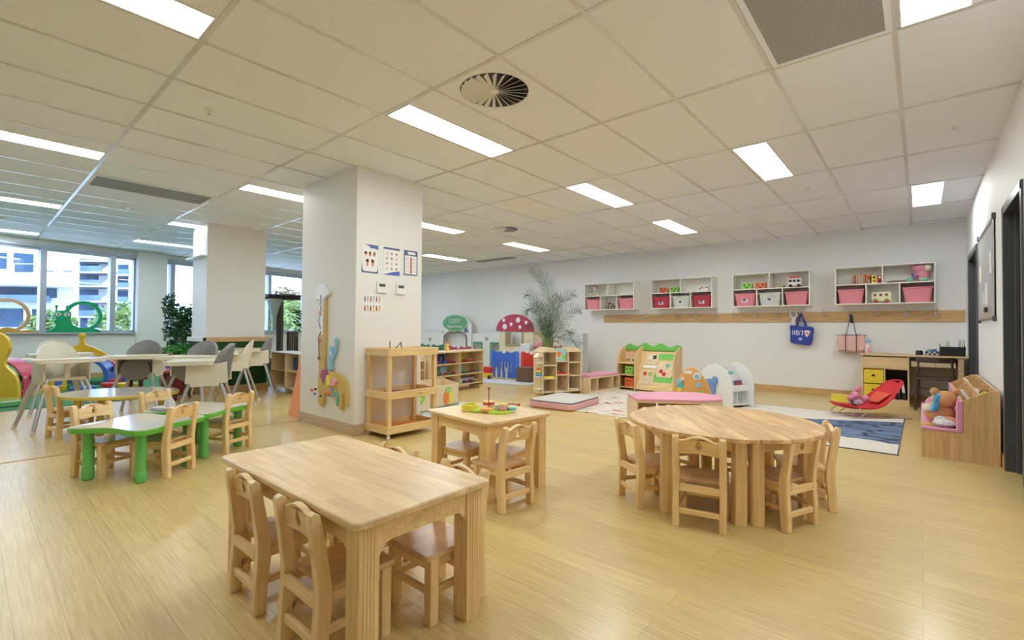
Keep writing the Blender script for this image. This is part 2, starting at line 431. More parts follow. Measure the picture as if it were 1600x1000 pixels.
# lights in the ceiling
LAMP = glow('light_diffuser', (.93, 1, .99), LAMP_E)
FRL = WHITEP
spots = []
def lights():
    first = None
    L_ = [(5, 0, 'the speckled air diffuser and the white pillar'), (5, 2, None), (2, 2, None), (0, 4, None), (0, 0, None), (5, -2, None),
          (10, -2, None), (10, 0, None), (15, -2, None), (20, -2, None), (15, 0, None), (19, 0, None), (19, 2, None), (10, 2, None), (10, 4, None), (5, 4, None), (14, 4, None), (0, -2, None), (15, 2, None), (0, -4, None), (5, -4, None), (2, -2, None)]
    return L_
LIGHTS = [  # grid column, row start, label
 (5, 0, 'long ceiling light panel nearest the large round air diffuser'),
 (5, 2, 'ceiling light panel between the square hatch tile and the middle of the ceiling'),
 (2, 2, 'ceiling light panel over the round table, in line with the mesh return grille'),
 (0, 4, 'ceiling light panel closest to the corner of the back wall and door wall'),
 (0, 0, 'ceiling light panel beside the large mesh return air grille'),
 (5, -2, 'ceiling light panel cut by the top edge over the green tables'),
 (10, -2, 'ceiling light panel nearest the camera in the window half of the room'),
 (10, 0, 'ceiling light panel touching the window side of the giraffe pillar'),
 (15, -2, 'second ceiling light panel towards the windows, past the flat grey grille'),
 (20, -2, 'ceiling light panel last before the windows, at the photo edge'),
 (15, 0, 'short-looking ceiling light panel beside the top of the far pillar'),
 (19, 0, 'ceiling light panel running up to the window bulkhead before the far pillar'),
 (19, 4, 'ceiling light panel seen between the two pillars near the window'),
 (10, 4, 'ceiling light panel appearing just behind the poster side of the pillar'),
 (10, 6, 'ceiling light panel beyond the small round diffuser'),
 (5, 4, 'ceiling light panel over the castle topped shelf'),
 (14, 4, 'farthest ceiling light panel seen past the poster side of the pillar'),
]
_lp = None
for (i, j, lab) in LIGHTS:
    x1 = GX0-.6*i+.012+.0; y = GY0+1.2*j
    xa = x1+.01; 
    if (i, j) == (10, 4): y = 4.30
    if (i, j) == (10, 6): y = 6.70
    if (i, j) == (5, 4): y = 6.75
    if (i, j) == (14, 4): y = 6.65
    if _lp is None:
        _lp = E('ceiling_light', lab, 'ceiling light', (xa, y, CZ), 0, 'recessed ceiling light panels')
        MB().shape([[(0, .02), (.28, .02), (.28, 1.18), (0, 1.18)], [(.008, .028), (.272, .028), (.272, 1.172), (.008, 1.172)]], -.008, 0, 'XY').build('light_frame', FRL, _lp)
        MB().box(.008, .272, .028, 1.172, -.006, -.001).build('diffuser', LAMP, _lp)
    else: dup(_lp, (xa, y, CZ), 0, lab)
def swirl(x, y, r, lab, sq=True):
    e = E('air_diffuser', lab, 'air vent', (x, y, CZ), 0, 'round swirl air diffusers')
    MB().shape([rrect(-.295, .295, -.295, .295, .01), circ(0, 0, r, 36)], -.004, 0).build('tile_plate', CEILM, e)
    MB().lathe([(r, -.001), (r, -.0005), (0, -.0005)], n=30).build('dark_throat', BLACK, e)
    for k in range(24):
        a = 2*math.pi*k/24
        MB().at((0, 0, -.006), a, R(38)).shape([[(.03, -.006), (r*.97, -.023), (r*.97, .023), (.03, .006)]], -.001, .001).build('vane', WHITEP, e)
    MB().lathe([(0, -.014), (.028, -.012), (.035, -.004), (.035, 0)], n=16).build('hub', WHITEP, e)
swirl(-2.20, 2.34, .235, 'large round swirl air diffuser with radial white vanes')
swirl(-5.15, 5.75, .22, 'small distant round swirl air diffuser near the back of the ceiling')
def mesh_mat(name, c1, c2, sc):
    m, nt, b = _new(name); N, L = nt.nodes, nt.links
    tc = N.new('ShaderNodeTexCoord'); ck = N.new('ShaderNodeTexBrick'); ck.inputs['Scale'].default_value = sc
    ck.inputs['Brick Width'].default_value = 1; ck.inputs['Row Height'].default_value = .9; ck.inputs['Mortar Size'].default_value = .2
    ck.inputs['Color1'].default_value = c1; ck.inputs['Color2'].default_value = c1; ck.inputs['Mortar'].default_value = c2
    L.new(tc.outputs['Object'], ck.inputs['Vector']); L.new(ck.outputs['Color'], b.inputs['Base Color']); b.inputs['Roughness'].default_value = .5
    return m
MESH = mesh_mat('grille_mesh', (.10, .10, .10, 1), (.45, .44, .43, 1), 75)
MESHF = plain('far_grille', (.24, .24, .22), .6)
def grille(x0, x1, y0, y1, mm, lab):
    e = E('return_air_grille', lab, 'air vent', (x0, y0, CZ), 0, 'flat return air grilles')
    w, d = x1-x0, y1-y0
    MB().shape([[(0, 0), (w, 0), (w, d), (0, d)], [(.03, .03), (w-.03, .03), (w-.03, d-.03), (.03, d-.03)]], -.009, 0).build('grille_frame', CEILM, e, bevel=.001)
    MB().box(.03, w-.03, .03, d-.03, -.006, -.001).build('grille_mesh', mm, e)
grille(-.68, -.105, 2.07, 3.24, MESH, 'large square mesh return air grille over the doors end of the room')
grille(-7.28, -6.71, .87, 2.04, MESHF, 'flat grey return air grille in the window half of the ceiling')
grille(-8.25, -7.0, 8.0, 8.35, MESHF, 'thin dark slot grille beside the back wall, deep in the room')
def sprinkler(x, y, lab, proto=[None]):
    if proto[0] is None:
        e = proto[0] = E('sprinkler', lab, 'sprinkler', (x, y, CZ), 0, 'ceiling sprinkler heads')
        MB().lathe([(0, -.004), (.035, -.004), (.04, 0)], n=16).build('escutcheon', WHITEP, e)
        MB().lathe([(0, -.035), (.014, -.035), (.014, -.031), (.004, -.03), (.007, -.003), (.007, 0)], n=10).build('head', CHROME, e)
    else: dup(proto[0], (x, y, CZ), 0, lab)
for x, y, l in ((-4.04, 1.17, 'ceiling sprinkler head between the cut-off light and the giraffe pillar'), (.209, 5.10, 'ceiling sprinkler head beside the door wall'),
                (-8.165, 1.42, 'ceiling sprinkler head beyond the flat grey grille towards the windows'), (-4.0, 4.98, 'ceiling sprinkler head in the square hatch tile'),
                (-12.0, 1.43, 'ceiling sprinkler head closest to the windows'), (-2.78, 6.16, 'ceiling sprinkler head deeper in the room than the round table light')):
    sprinkler(x, y, l)
def disc(x, y, lab):
    return tag(MB().at((x, y, CZ)).lathe([(0, -.03), (.045, -.028), (.06, -.012), (.065, 0)], n=20).build('smoke_detector', WHITEP), lab, 'smoke detector', 'round ceiling detectors')
disc(-1.01, 6.23, 'flat round white detector between the two light panels near the door wall')
disc(-10.6, .34, 'white round detector at the photo edge near the window lights')
tag(MB().box(-4.29, -3.72, 4.48, 5.64, CZ-.004, CZ-.0).build('access_panel', plain('hatch_paint', (.88, .88, .88), .7)), 'smooth square access hatch tile around a sprinkler head', 'access panel')
# ------------------------------------------------------------------ outside the windows
BW = plain('building_render', (.62, .62, .61), .9, vary=.03, spec=.1)
BGL = plain('building_glass', (.03, .07, .12), .5, vary=.35, scale=.5, spec=.15)
BRAIL = plain('balcony_glass', (.16, .25, .30), .6, vary=.1, spec=.1)
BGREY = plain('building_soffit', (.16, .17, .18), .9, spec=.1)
def cam_dir(u):   # horizontal bearing seen at picture column u of 1600
    a = (u-800)/738.6
    return Vector((-.6543+a*.7564, .7563+a*.6542, 0))
def bld(name, lab, u0, u1, D, ztop):
    p0 = cam_dir(u0)*D; p1 = cam_dir(u1)*D
    a = math.atan2((p1-p0).y, (p1-p0).x); w = (p1-p0).length
    e = E(name, lab, 'building', (p0.x, p0.y, -6), a)
    return e, w
e, w = bld('apartment_building', 'white apartment block with a curved roof band over blue glazing', -90, 121, 60, 0)
MB().prism([(0, 0), (w, 0), (w-11.5, 12), (0, 12)], 0, 30, 'XY').build('wall', BW, e)
sc = 60/738.6
def uw(u, w=w): return (u+90)/211*w
for (u0, u1, va, vb) in ((-10, 8, 392, 417), (22, 50, 410, 422), (20, 50, 392, 408), (-10, 52, 440, 458), (53, 60, 445, 461), (72, 88, 447, 462), (-20, 36, 479, 508), (51, 79, 480, 506), (-60, -25, 479, 508), (-60, -20, 392, 420)):
    g = MB(); g.box(uw(u0), uw(u1), -.12, .05, 7.08+(504-vb)*sc, 7.08+(504-va)*sc)
    g.build('window', BGL, e)
MB().prism(cat([(uw(-90), -.2), (uw(-90), -3.0), (uw(0), -4.2), (uw(70), -4.6), (uw(104), -3.0), (uw(106), -.2)], 5), 7.08+(504-446)*sc, 7.08+(504-435)*sc, 'XY').build('curved_canopy', BW, e)
MB().box(uw(-90), uw(80), -2.0, -.2, 7.08+(504-469)*sc, 7.08+(504-459)*sc).build('balcony_parapet', BRAIL, e)
for u in (70, 98): MB().box(uw(u), uw(u+12), -.15, .05, 7.08+(504-421)*sc, 7.08+(504-419)*sc).build('vent_slot', BGREY, e)
e, w = bld('balcony_tower', 'tall white block with stacked balconies and slanted screens', 121, 176, 78, 0)
sc = 78/738.6
def fp(x0, x1, y0, y1, k=.88): return [(x0-k*y0, y0), (x1-k*y0, y0), (x1-k*y1, y1), (x0-k*y1, y1)]     # the blocks stand obliquely to the street
MB().prism(fp(0, w, 3, 8), 0, 7.08+(504-390)*sc, 'XY').build('wall', BW, e)
for k, v in enumerate((402, 420, 442, 466, 490)):
    z = 7.08+(504-v)*sc
    MB().prism(fp(0, w, 0, 3), z-.28, z, 'XY').build('balcony_slab', BW, e); MB().prism(fp(.05, w-.05, .1, 2.95), z-.34, z-.28, 'XY').build('soffit', BGREY, e)
    MB().box(.1, w*.62, .1, .18, z, z+.95).build('balcony_rail', BRAIL, e)
    MB().box(-2.5, w*.55-2.5, 2.9, 3.0, z, z+2.1).build('window', BGL, e)
    MB().prism([(w*.5, z), (w, z), (w, z+2.0)], .5, .8, 'XZ').build('slanted_screen', BW, e)
for (a, b_) in ((.05, .25), (.38, .7)):
    MB().box(w*a-2.5, w*b_-2.5, 2.9, 3.0, 6.6, 8.6).build('window', BGL, e)
e, w = bld('balcony_tower', 'narrow white block with balconies next to the window column', 177, 214, 90, 0)
sc = 90/738.6
MB().prism(fp(0, w, 3, 8, .84), 0, 7.08+(504-400)*sc, 'XY').build('wall', BW, e)
for v in (424, 445, 467, 489):
    z = 7.08+(504-v)*sc
    MB().prism(fp(0, w*.62, 0, 3, .84), z-.3, z, 'XY').build('balcony_slab', BW, e); MB().prism(fp(.05, w*.6, .1, 2.95, .84), z-.36, z-.3, 'XY').build('soffit', BGREY, e)
    MB().box(.1, w*.6, .1, .18, z, z+.95).build('balcony_rail', BRAIL, e)
    MB().box(-2.4, w*.58-2.4, 2.9, 3.0, z, z+2.2).build('window', BGL, e)
    MB().box(w*.8-2.4, w*.98-2.4, 2.9, 3.02, z, z+2.1).build('window', BGL, e)
def foliage(b, c, r, n, sz, seed, m=0):
    rr = random.Random(seed)
    for _ in range(n):
        d = Vector((rr.gauss(0, 1), rr.gauss(0, 1), rr.gauss(0, 1))).normalized()*(rr.random()**.4)
        p = Vector(c)+Vector((d.x*r[0], d.y*r[1], d.z*r[2]))
        a = Vector((rr.gauss(0, 1), rr.gauss(0, 1), rr.gauss(0, .6))).normalized()*sz*rr.uniform(.6, 1.3)
        w_ = a.cross(Vector((rr.gauss(0, 1), rr.gauss(0, 1), rr.gauss(0, 1)))).normalized()*a.length*.36
        vs = [b.v(p-a), b.v(p-w_*.9), b.v(p+a), b.v(p+w_*.9)]
        b.f(vs, m)
    return b
TREEM = plain('street_tree_leaf', (.14, .22, .05), .7, vary=.4, scale=.6)
TREEO = plain('street_tree_rust', (.20, .17, .06), .7, vary=.4, scale=.6)
for k, (u, v, r, m, lab) in enumerate(((80, 508, 1.7, TREEM, 'small pale tree outside, at the foot of the curved building'), (198, 500, 2.2, TREEM, 'leafy green tree outside beside the narrow balcony block'),
    (440, 492, 2.0, TREEM, 'green tree outside behind the dark wooden post'), (448, 470, 2.2, TREEO, 'rust tinged tree outside, taller than the one beside it'), (262, 505, 2.4, TREEM, 'green tree outside behind the indoor ficus'))):
    DD = (38, 38, 33, 46, 52)[k]; p = cam_dir(u)*DD
    e = E('street_tree', lab, 'tree', (p.x, p.y, -6), 0, 'trees outside the windows')
    z = 7.08+(504-v)*DD/738.6
    MB().tube([(0, 0, 0), (.1, 0, z*.6), (0, .1, z)], [.2, .15, .08]).build('trunk', STEM, e)
    foliage(MB(), (0, 0, z), (r, r, r*.8), 900, .3, k).build('foliage', m, e, smooth=0, weld=False)
g = S(MB().box(-190, -30, -90, 130, -6.2, -6).build('ground', plain('outside_ground', (.45, .45, .42), .9)))
# ------------------------------------------------------------------ wooden children's chairs and tables
def make_chair(lab, loc, rz, group):
    e = E('childs_chair', lab, 'chair', loc, rz, group)      # faces +y
    for sx in (-1, 1):
        pr = cat([(-.118, 0), (-.112, .12), (-.098, .235), (-.115, .36), (-.150, .49), (-.160, .505), (-.178, .507), (-.186, .495),
                  (-.168, .38), (-.148, .25), (-.158, .10), (-.162, 0)], 4)
        pr = [(-.115, 0), (-.110, .10), (-.100, .20), (-.102, .26), (-.118, .36), (-.138, .47), (-.146, .495), (-.160, .506), (-.176, .498), (-.180, .485),
              (-.164, .38), (-.150, .27), (-.150, .20), (-.158, .09), (-.160, 0)]
        MB().prism(pr, sx*.119-.017, sx*.119+.017, 'YZ').build('rear_post', CHZ, e, bevel=.004)
        MB().box(sx*.112-.019, sx*.112+.019, .085, .123, 0, .238).build('leg', CHZ, e, bevel=.003)
    top = [(-.104, .475), (-.075, .478), (-.04, .495), (0, .503), (.04, .495), (.075, .478), (.104, .475)]
    out = [(-.104, .398), (0, .408), (.104, .398)]+top[::-1]
    drop = [(0, .488), (.008, .470), (.016, .452), (.012, .434), (0, .428), (-.012, .434), (-.016, .452), (-.008, .470)]
    b = MB(); b.at((0, -.143, .455), 0, R(9))
    sh_ = lambda o_: [(x_, z_-.455) for x_, z_ in o_]
    b.shape([sh_(out), sh_(cat(drop, 3))], -.011, .011, 'XZ'); b.build('backrest', CHX, e, bevel=.0025)
    MB().prism(rrect(-.132, .132, -.108, .142, .018), .236, .258, 'XY').build('seat', CHY, e, bevel=.006)
    b = MB()
    b.box(-.102, .102, -.150, -.132, .195, .235).box(-.095, .095, .108, .122, .20, .238)
    b.box(-.118, -.104, -.11, .09, .20, .237).box(.104, .118, -.11, .09, .20, .237)
    b.build('seat_rail', CHX, e, bevel=.002, weld=False)
    for z, y in ((.088, -.142), (.088, None)):
        b = MB()
        if y is not None: b.box(-.102, .102, y-.008, y+.010, z-.014, z+.014)
        else:
            b.box(-.118, -.102, -.12, .09, z+.012, z+.038)
            MB().box(.102, .118, -.12, .09, z+.012, z+.038).build('stretcher', CHY, e, bevel=.002)
        b.build('stretcher', CHY if y is None else CHX, e, bevel=.002)
    MB().box(-.094, .094, .098, .112, .10, .126).build('stretcher', CHX, e, bevel=.002)
    return e
CH = {}
def chair(x, y, fx, fy, lab, group):
    """Centre of the footprint and the way the chair faces."""
    rz = math.atan2(-fx, fy)
    if 'c' not in CH: CH['c'] = make_chair(lab, (x, y, 0), rz, group)
    else: dup(CH['c'], (x, y, 0), rz, lab, group)
def fluted_leg(b, x, y, w, h, m=0):
    b.box(x-w/2, x+w/2, y-w/2, y+w/2, 0, h, m)
def table_rect(lab, loc, rz, w, d, h, g):
    e = E('childs_table', lab, 'table', loc, rz, g)
    MB().prism(rrect(-w/2, w/2, -d/2, d/2, .03), h-.026, h, 'XY').build('table_top', PX, e, bevel=.008, seg=3)
    a, c = w/2-.065, d/2-.065
    for sx in (-1, 1):
        for sy in (-1, 1):
            b = MB(); x, y, q = sx*a, sy*c, .036
            pts = []
            for ux, uy, dx, dy in ((-1, -1, 1, 0), (1, -1, 0, 1), (1, 1, -1, 0), (-1, 1, 0, -1)):
                for k in range(6):
                    t = (k+.12)/6*2*q; pts.append((x+ux*q+dx*t, y+uy*q+dy*t))
                    t = (k+.5)/6*2*q; pts.append((x+ux*q+dx*t-dy*-.003*1, y+uy*q+dy*t+dx*.003*1) if k in (1, 2, 3, 4) else (x+ux*q+dx*t, y+uy*q+dy*t))
                    t = (k+.88)/6*2*q; pts.append((x+ux*q+dx*t, y+uy*q+dy*t))
            b.prism(pts, 0, h-.026, 'XY'); b.build('leg', CHZ, e, smooth=25)
    r = h-.026
    def rail(L, plane, t):
        o = [(-L/2, r), (L/2, r), (L/2, r-.125), (L/2-.012, r-.10), (L/2-.03, r-.078), (L/2-.05, r-.072), (-L/2+.05, r-.072), (-L/2+.03, r-.078), (-L/2+.012, r-.10), (-L/2, r-.125)]
        return MB().prism(o, t-.010, t+.010, plane)
    for sy in (-1, 1): rail(2*a-.07, 'XZ', sy*(c+.018)).build('apron', CHX, e, bevel=.002)
    for sx in (-1, 1): rail(2*c-.07, 'YZ', sx*(a+.018)).build('apron', CHX, e, bevel=.002)
    return e
table_rect('large rectangular wooden table with a bare top and four chairs, nearest the camera', (-1.80, 1.037, 0), 0, 1.12, .575, .506, None)
table_rect('small square wooden table carrying the lime green busy toy', (-2.28, 2.392, 0), R(-6), .66, .59, .506, None)
G1 = 'chairs tucked in at the wooden and green tables'
chair(-2.01, .878, 0, 1, 'chair at the long side of the large bare table, nearer the green tables', G1)
chair(-1.55, .878, 0, 1, 'chair closest to the camera, its teardrop back against the large bare table', G1)
chair(-1.93, 1.235, 0, -1, 'chair mostly hidden across the large bare table, farther from the camera corner', G1)
chair(-1.47, 1.235, 0, -1, 'chair across the large bare table whose seat shows beside the nearest table leg', G1)
chair(-1.985, 2.203, -1, .10, 'chair with its back showing in front of the square toy table', G1)
chair(-2.44, 2.33, .05, -1, 'chair under the square toy table on the side of the trolley', G1)
chair(-2.165, 2.43, .05, -1, 'chair behind the square toy table, its seat seen through another chair', G1)
# round table: two half round tables pushed together
def half_table(lab, c, ang, g):
    e = E('half_round_table', lab, 'table', c, ang, g)    # straight edge along x, curve to +y
    o = circ(0, 0, .565, 30, None, 0, 180)
    o = [(x, y+.001) for x, y in o]
    MB().prism(o, .480, .506, 'XY').build('table_top', ROUNDT, e, bevel=.006, seg=3)
    for x, y in ((-.40, .045), (.40, .045), (-.235, .40), (.235, .40)):
        MB().prism(rrect(x-.034, x+.034, y-.034, y+.034, .01, 2), 0, .48, 'XY').build('leg', CHZ, e)
    b = MB(); b.box(-.37, .37, .03, .048, .40, .48); 
    b.bar((-.40, .08, .44), (-.25, .37, .44), .018, .08).bar((.40, .08, .44), (.25, .37, .44), .018, .08).bar((-.2, .41, .44), (.2, .41, .44), .018, .08)
    b.build('apron', CHX, e, bevel=.002, weld=False)
    return e
ca = math.atan2(.795, -.607)
half_table('half round wooden table nearer the pink topped bench, pushed against its twin', (-.98, 3.19, 0), ca, 'half round tables pushed into one circle')
half_table('half round wooden table nearer the blue river rug, pushed against its twin', (-.978, 3.192, 0), ca+math.pi, 'half round tables pushed into one circle')
G2 = 'chairs around the round table'
chair(-1.31, 2.862, .58, .81, 'chair at the round table seen from its side, nearest the square toy table', G2)
chair(-.945, 2.752, -.22, .975, 'chair at the round table with a round half-moon hole facing the camera', G2)
chair(-.635, 3.06, -.93, .37, 'chair at the round table turned towards it beside the paired table legs', G2)
chair(-.575, 3.475, -.94, -.35, 'chair at the round table half hidden on the side of the river rug', G2)
chair(-1.36, 3.36, .93, -.35, 'chair whose seat shows under the round table on the side of the pink bench', G2)
chair(-.98, 3.58, .1, -1, 'chair under the far edge of the round table', G2)

# green wavy tables
def wavy_table(lab, c, ang, g):
    e = E('wavy_table', lab, 'table', c, ang, g)
    o = cat([(-.30, -.24), (-.26, -.29), (-.20, -.295), (0, -.245), (.20, -.295), (.27, -.29), (.31, -.22), (.285, 0), (.31, .22), (.27, .285), (.20, .29), (0, .24), (-.20, .29), (-.27, .285), (-.31, .22), (-.285, 0)], 5)
    k = [(x*.985, y*.985) for x, y in o]
    MB().prism(o, .335, .372, 'XY').build('table_rim', TGREEN, e, bevel=.008, seg=3)
    MB().prism(k, .3715, .376, 'XY').build('table_top', TOPW, e, bevel=.001)
    for x, y in ((-.205, -.20), (.205, -.20), (-.205, .20), (.205, .20)):
        l = MB().lathe([(.034, .075), (.033, .34)], (x, y, 0), 20).build('leg', TLEG, e)
        MB().lathe([(.028, 0), (.036, .006), (.038, .05), (.036, .072), (.034, .076)], (x, y, 0), 20).build('foot_cap', TLEG, l)
        bb = MB(); bb.tube([(x*.72, y, .333), (x*.86, y, .27)], .004, 6).tube([(x, y*.72, .333), (x, y*.86, .27)], .004, 6); bb.build('leg_brace', STEEL, l, weld=False)
    return e
ta = math.atan2(.56, .83)
wavy_table('green rimmed wavy table nearest the camera, next to its twin', (-4.36, .86, 0), ta, 'green rimmed wavy tables')
wavy_table('green rimmed wavy table behind its twin, holding the tissue box', (-4.745, 1.35, 0), ta, 'green rimmed wavy tables')
G3 = 'chairs around the green and yellow tables'
chair(-4.50, .695, .89, .46, 'chair at the end of the nearer green table, behind a green leg', G3)
chair(-4.235, .965, -.78, -.60, 'chair with its back to the camera in the middle of the green tables', G3)
chair(-4.65, 1.52, -.91, -.41, 'chair at the green table closest to the pillar', G3)
chair(-5.05, 1.185, .91, .40, 'chair between the tissue box and the yellow table', G3)
chair(-6.28, .70, -.2, .98, 'small chair standing beyond the yellow table, by the cream high chair', G3)
# yellow table
e = E('round_play_table', 'oval table with a yellow rim and white top before the high chairs', 'table', (-5.86, 1.0, 0), R(48))
o = circ(0, 0, .48, 40, .38)
MB().prism(o, .405, .436, 'XY').build('table_rim', TYEL, e, bevel=.008, seg=3)
MB().prism([(x*.985, y*.985) for x, y in o], .435, .440, 'XY').build('table_top', TOPW, e, bevel=.001)
for x, y in ((-.28, -.15), (.28, -.15), (-.28, .15), (.28, .15)):
    MB().lathe([(.032, 0), (.034, .07), (.030, .08), (.030, .41)], (x, y, 0), 18).build('leg', plain('leg_yellow', (.72, .60, .16), .4), e)
# tissue box
e = E('tissue_box', 'silver wrapped tissue packet with a white tissue standing on the green table', 'tissues', (-4.72, 1.12, .376), R(35))
MB().prism(rrect(-.13, .13, -.06, .06, .02), 0, .035, 'XY').build('packet', plain('silver_film', (.62, .64, .70), .25, vary=.25, scale=30, metal=.4), e, bevel=.012)
b = MB()
for k in range(5):
    a = k*1.25; b.prism([(-.05, .03), (.05, .03), (.035, .09+.01*k), (0, .115), (-.04, .08)], -.004, .004, 'XZ') if k == 0 else b.at((0, 0, 0), a).prism([(-.045, .03), (.045, .03), (.02, .085), (-.01, .105-.006*k), (-.035, .075)], .004*k, .004*k+.003, 'XZ')
b.build('tissue', PAPER, e, bevel=.001)
# lime busy toy
e = E('activity_toy', 'lime green flat activity toy with rings, numbers and a bead stick', 'toy', (-2.245, 2.40, .506), R(25))
o = cat([(-.17, -.03), (-.12, -.09), (-.04, -.08), (.02, -.12), (.10, -.10), (.14, -.03), (.10, .04), (.05, .07), (.02, .12), (-.06, .12), (-.09, .06), (-.15, .05)], 5)
LIME2 = plain('toy_lime', (.50, .76, .05), .35, coat=.3)
MB().prism(o, 0, .016, 'XY').build('base_plate', LIME2, e, bevel=.003)
MB().shape([circ(-.16, -.03, .058), circ(-.16, -.03, .045)], .004, .045).build('ring_tray', LYEL, e, bevel=.002)
MB().lathe([(.045, .016), (.045, .032)], (-.02, -.075, 0), 20).build('number_disc', plain('toy_orange', (.90, .42, .10), .5), e, bevel=.002)
MB().tube([(-.03, .0, .016), (-.03, .0, .15)], .003, 8).ball((-.03, 0, .155), .009).build('bead_stick', plain('toy_dark_red', (.22, .03, .03), .4), e)
MB().lathe([(.045, .03), (.045, .045)], (-.06, .09, 0), 20).build('apple_disc', RED, e, bevel=.002)
MB().lathe([(.042, .045), (.042, .055)], (-.06, .09, 0), 20).build('apple_face', plain('toy_peach', (.95, .62, .25), .5), e, bevel=.002)
b = MB().box(.03, .055, -.06, -.035, .016, .055); b.build('number_block', PAPER, e, bevel=.002)
MB().text('2', .035, Matrix.Translation((.0425, -.0605, .036)) @ Matrix.Rotation(R(90), 4, 'X')).build('number', BLACK, e)
MB().cbox((.085, -.045, .035), (.05, .03, .035)).build('pink_block', PNKT, e, bevel=.003)
MB().lathe([(.04, .045), (.04, .058)], (.07, -.01, 0), 18).build('flower_disc', plain('toy_yellow_red', (.93, .60, .12), .5, vary=.4, scale=60), e, bevel=.002)
MB().lathe([(.04, .016), (.04, .045)], (.07, -.01, 0), 18).build('flower_base', RED, e, bevel=.002)
MB().lathe([(.035, .016), (.035, .03)], (.13, .01, 0), 18).build('blue_disc', TEAL, e, bevel=.002)
MB().tube([(.03, .07, .03), (.12, .07, .045), (.17, .05, .045)], .004).ball((.172, .05, .045), .010).build('lever', plain('toy_red_brown', (.45, .05, .04), .4), e)

# ------------------------------------------------------------------ trolley with three trays
e = E('tray_trolley', 'three tier pine trolley on casters beside the poster pillar', 'trolley', (-4.235, 2.66, 0))
W_, D_ = .375, .60    # x, y
for x in (.02, W_-.02):
    for y in (.02, D_-.02):
        MB().box(x-.02, x+.02, y-.02, y+.02, .05, .80).build('post', PINEZ, e, bevel=.003)
        c = MB(); c.tube([(x-.008, y, .02), (x+.008, y, .02)], .018, 12).box(x-.004, x+.004, y-.01, y+.01, .02, .052); c.build('caster', WHITEP, e, weld=False)
OR_ = plain('tray_orange_felt', (.85, .30, .07), .8, vary=.05)
for z, m in ((.05, OR_), (.385, OR_), (.80, PLYY)):
    h = .075
    t = MB().box(.0, W_, .0, D_, z+.004, z+.02).build('tray', PLYY, e)
    MB().box(-.008, W_+.008, -.012, .006, z, z+h).build('tray_side', PINEX, t, bevel=.004)
    MB().box(-.008, W_+.008, D_-.006, D_+.012, z, z+h).build('tray_side', PINEX, t, bevel=.004)
    MB().box(W_-.006, W_+.012, -.01, D_+.01, z, z+h).build('tray_side', PINEY, t, bevel=.004)
    MB().box(-.012, .006, -.01, D_+.01, z, z+h).build('tray_side', PINEY, t, bevel=.004)
    if m is OR_: MB().box(.03, W_-.03, .06, D_-.06, z+.0205, z+.024).build('felt_sheet', m, t)
def bits(name, lab, cat_, mesh, mat, loc, rz=0, group=None, bevel=0):
    o = mesh.build(name, mat, None, bevel=bevel); o.location = loc; o.rotation_euler = (0, 0, rz); return tag(o, lab, cat_, group)
TZ = .8205
bits('pencil', 'brown pencil standing up at the trolley top edge', 'pencil', MB().tube([(0, 0, 0), (.0, .0, .12), (0, 0, .135)], [.005, .005, .001], 6), plain('pencil_brown', (.30, .10, .06), .5), (-3.90, 2.70, TZ))
bits('wooden_triangle', 'small dark wooden triangle frame leaning on the trolley top', 'toy', MB().shape([[(-.07, 0), (.05, 0), (.03, .12)], [(-.045, .012), (.038, .012), (.022, .095)]], -.005, .005, 'XZ'), plain('olive_wood', (.16, .17, .10), .6), (-3.99, 2.86, TZ), R(60))
bits('toy_bug', 'pale green toy bug on the trolley top', 'toy', MB().ball((0, 0, .022), (.035, .02, .022)).ball((.035, 0, .03), .014), plain('bug_green', (.45, .62, .35), .5), (-3.94, 2.90, TZ), R(70))
bits('toy_banana', 'yellow toy fruit lying on the trolley top', 'toy', MB().tube([(-.05, 0, .012), (-.02, .012, .018), (.03, .008, .018), (.055, -.01, .012)], [.006, .016, .016, .005], 10), LYEL, (-3.95, 3.0, TZ), R(60))
for k, (x, y, m, l) in enumerate(((-4.12, 2.98, PURP, 'purple felt sheet on the middle trolley tray'), (-3.98, 3.03, plain('felt_maroon', (.20, .03, .06), .9), 'maroon felt sheet on the middle trolley tray'))):
    bits('felt_sheet', l, 'felt sheet', MB().prism(cat([(-.12, -.07), (.1, -.09), (.12, .06), (-.09, .1)], 4), 0, .004, 'XY'), m, (x, y, .4105+k*.0045), .4*k, 'felt sheets on the trolley')
bits('toy_plane', 'small dark toy plane on the middle trolley tray', 'toy', MB().ball((0, 0, .012), (.045, .009, .009)).box(-.008, .012, -.05, .05, .012, .016).box(-.042, -.032, -.015, .015, .014, .03), BLACK, (-4.07, 2.80, .4105), R(40))
# pillar: posters, thermostats
def poster(name, lab, y0, y1, z0, z1, border, x=-4.2595, g='laminated posters on the pillar'):
    e = E(name, lab, 'poster', (x, y0, z0), 0, g); w, h = y1-y0, z1-z0
    MB().box(0, .002, 0, w, 0, h).build('sheet', PAPER, e)
    return e, w, h
BORD = plain('poster_navy', (.07, .12, .28), .4); BORB = plain('poster_blue', (.06, .14, .55), .4)
def cell(b, y, z, r, m): b.prism(circ(y, z, r, 8), .002, .003, 'YZ', m)
FIG = [plain('print_'+n, c, .6) for n, c in (('skin', (.75, .45, .32)), ('brown', (.25, .12, .08)), ('redp', (.65, .12, .10)), ('bluep', (.12, .22, .50)), ('yellowp', (.80, .60, .12)), ('greenp', (.2, .4, .15)))]
e, w, h = poster('poster', 'laminated poster with navy corners and two children, nearest the pillar edge', 2.600, 2.790, 1.636, 1.926, None)
MB().prism([(0, .10), (.012, .03), (.02, .014), (w-.02, .014), (w-.008, .03), (w, .08), (w, 0), (0, 0)], .002, .003, 'YZ').build('print_border', BORD, e)
MB().prism([(.03, h), (w, h-.045), (w, h)], .002, .003, 'YZ').build('print_border', BORD, e)
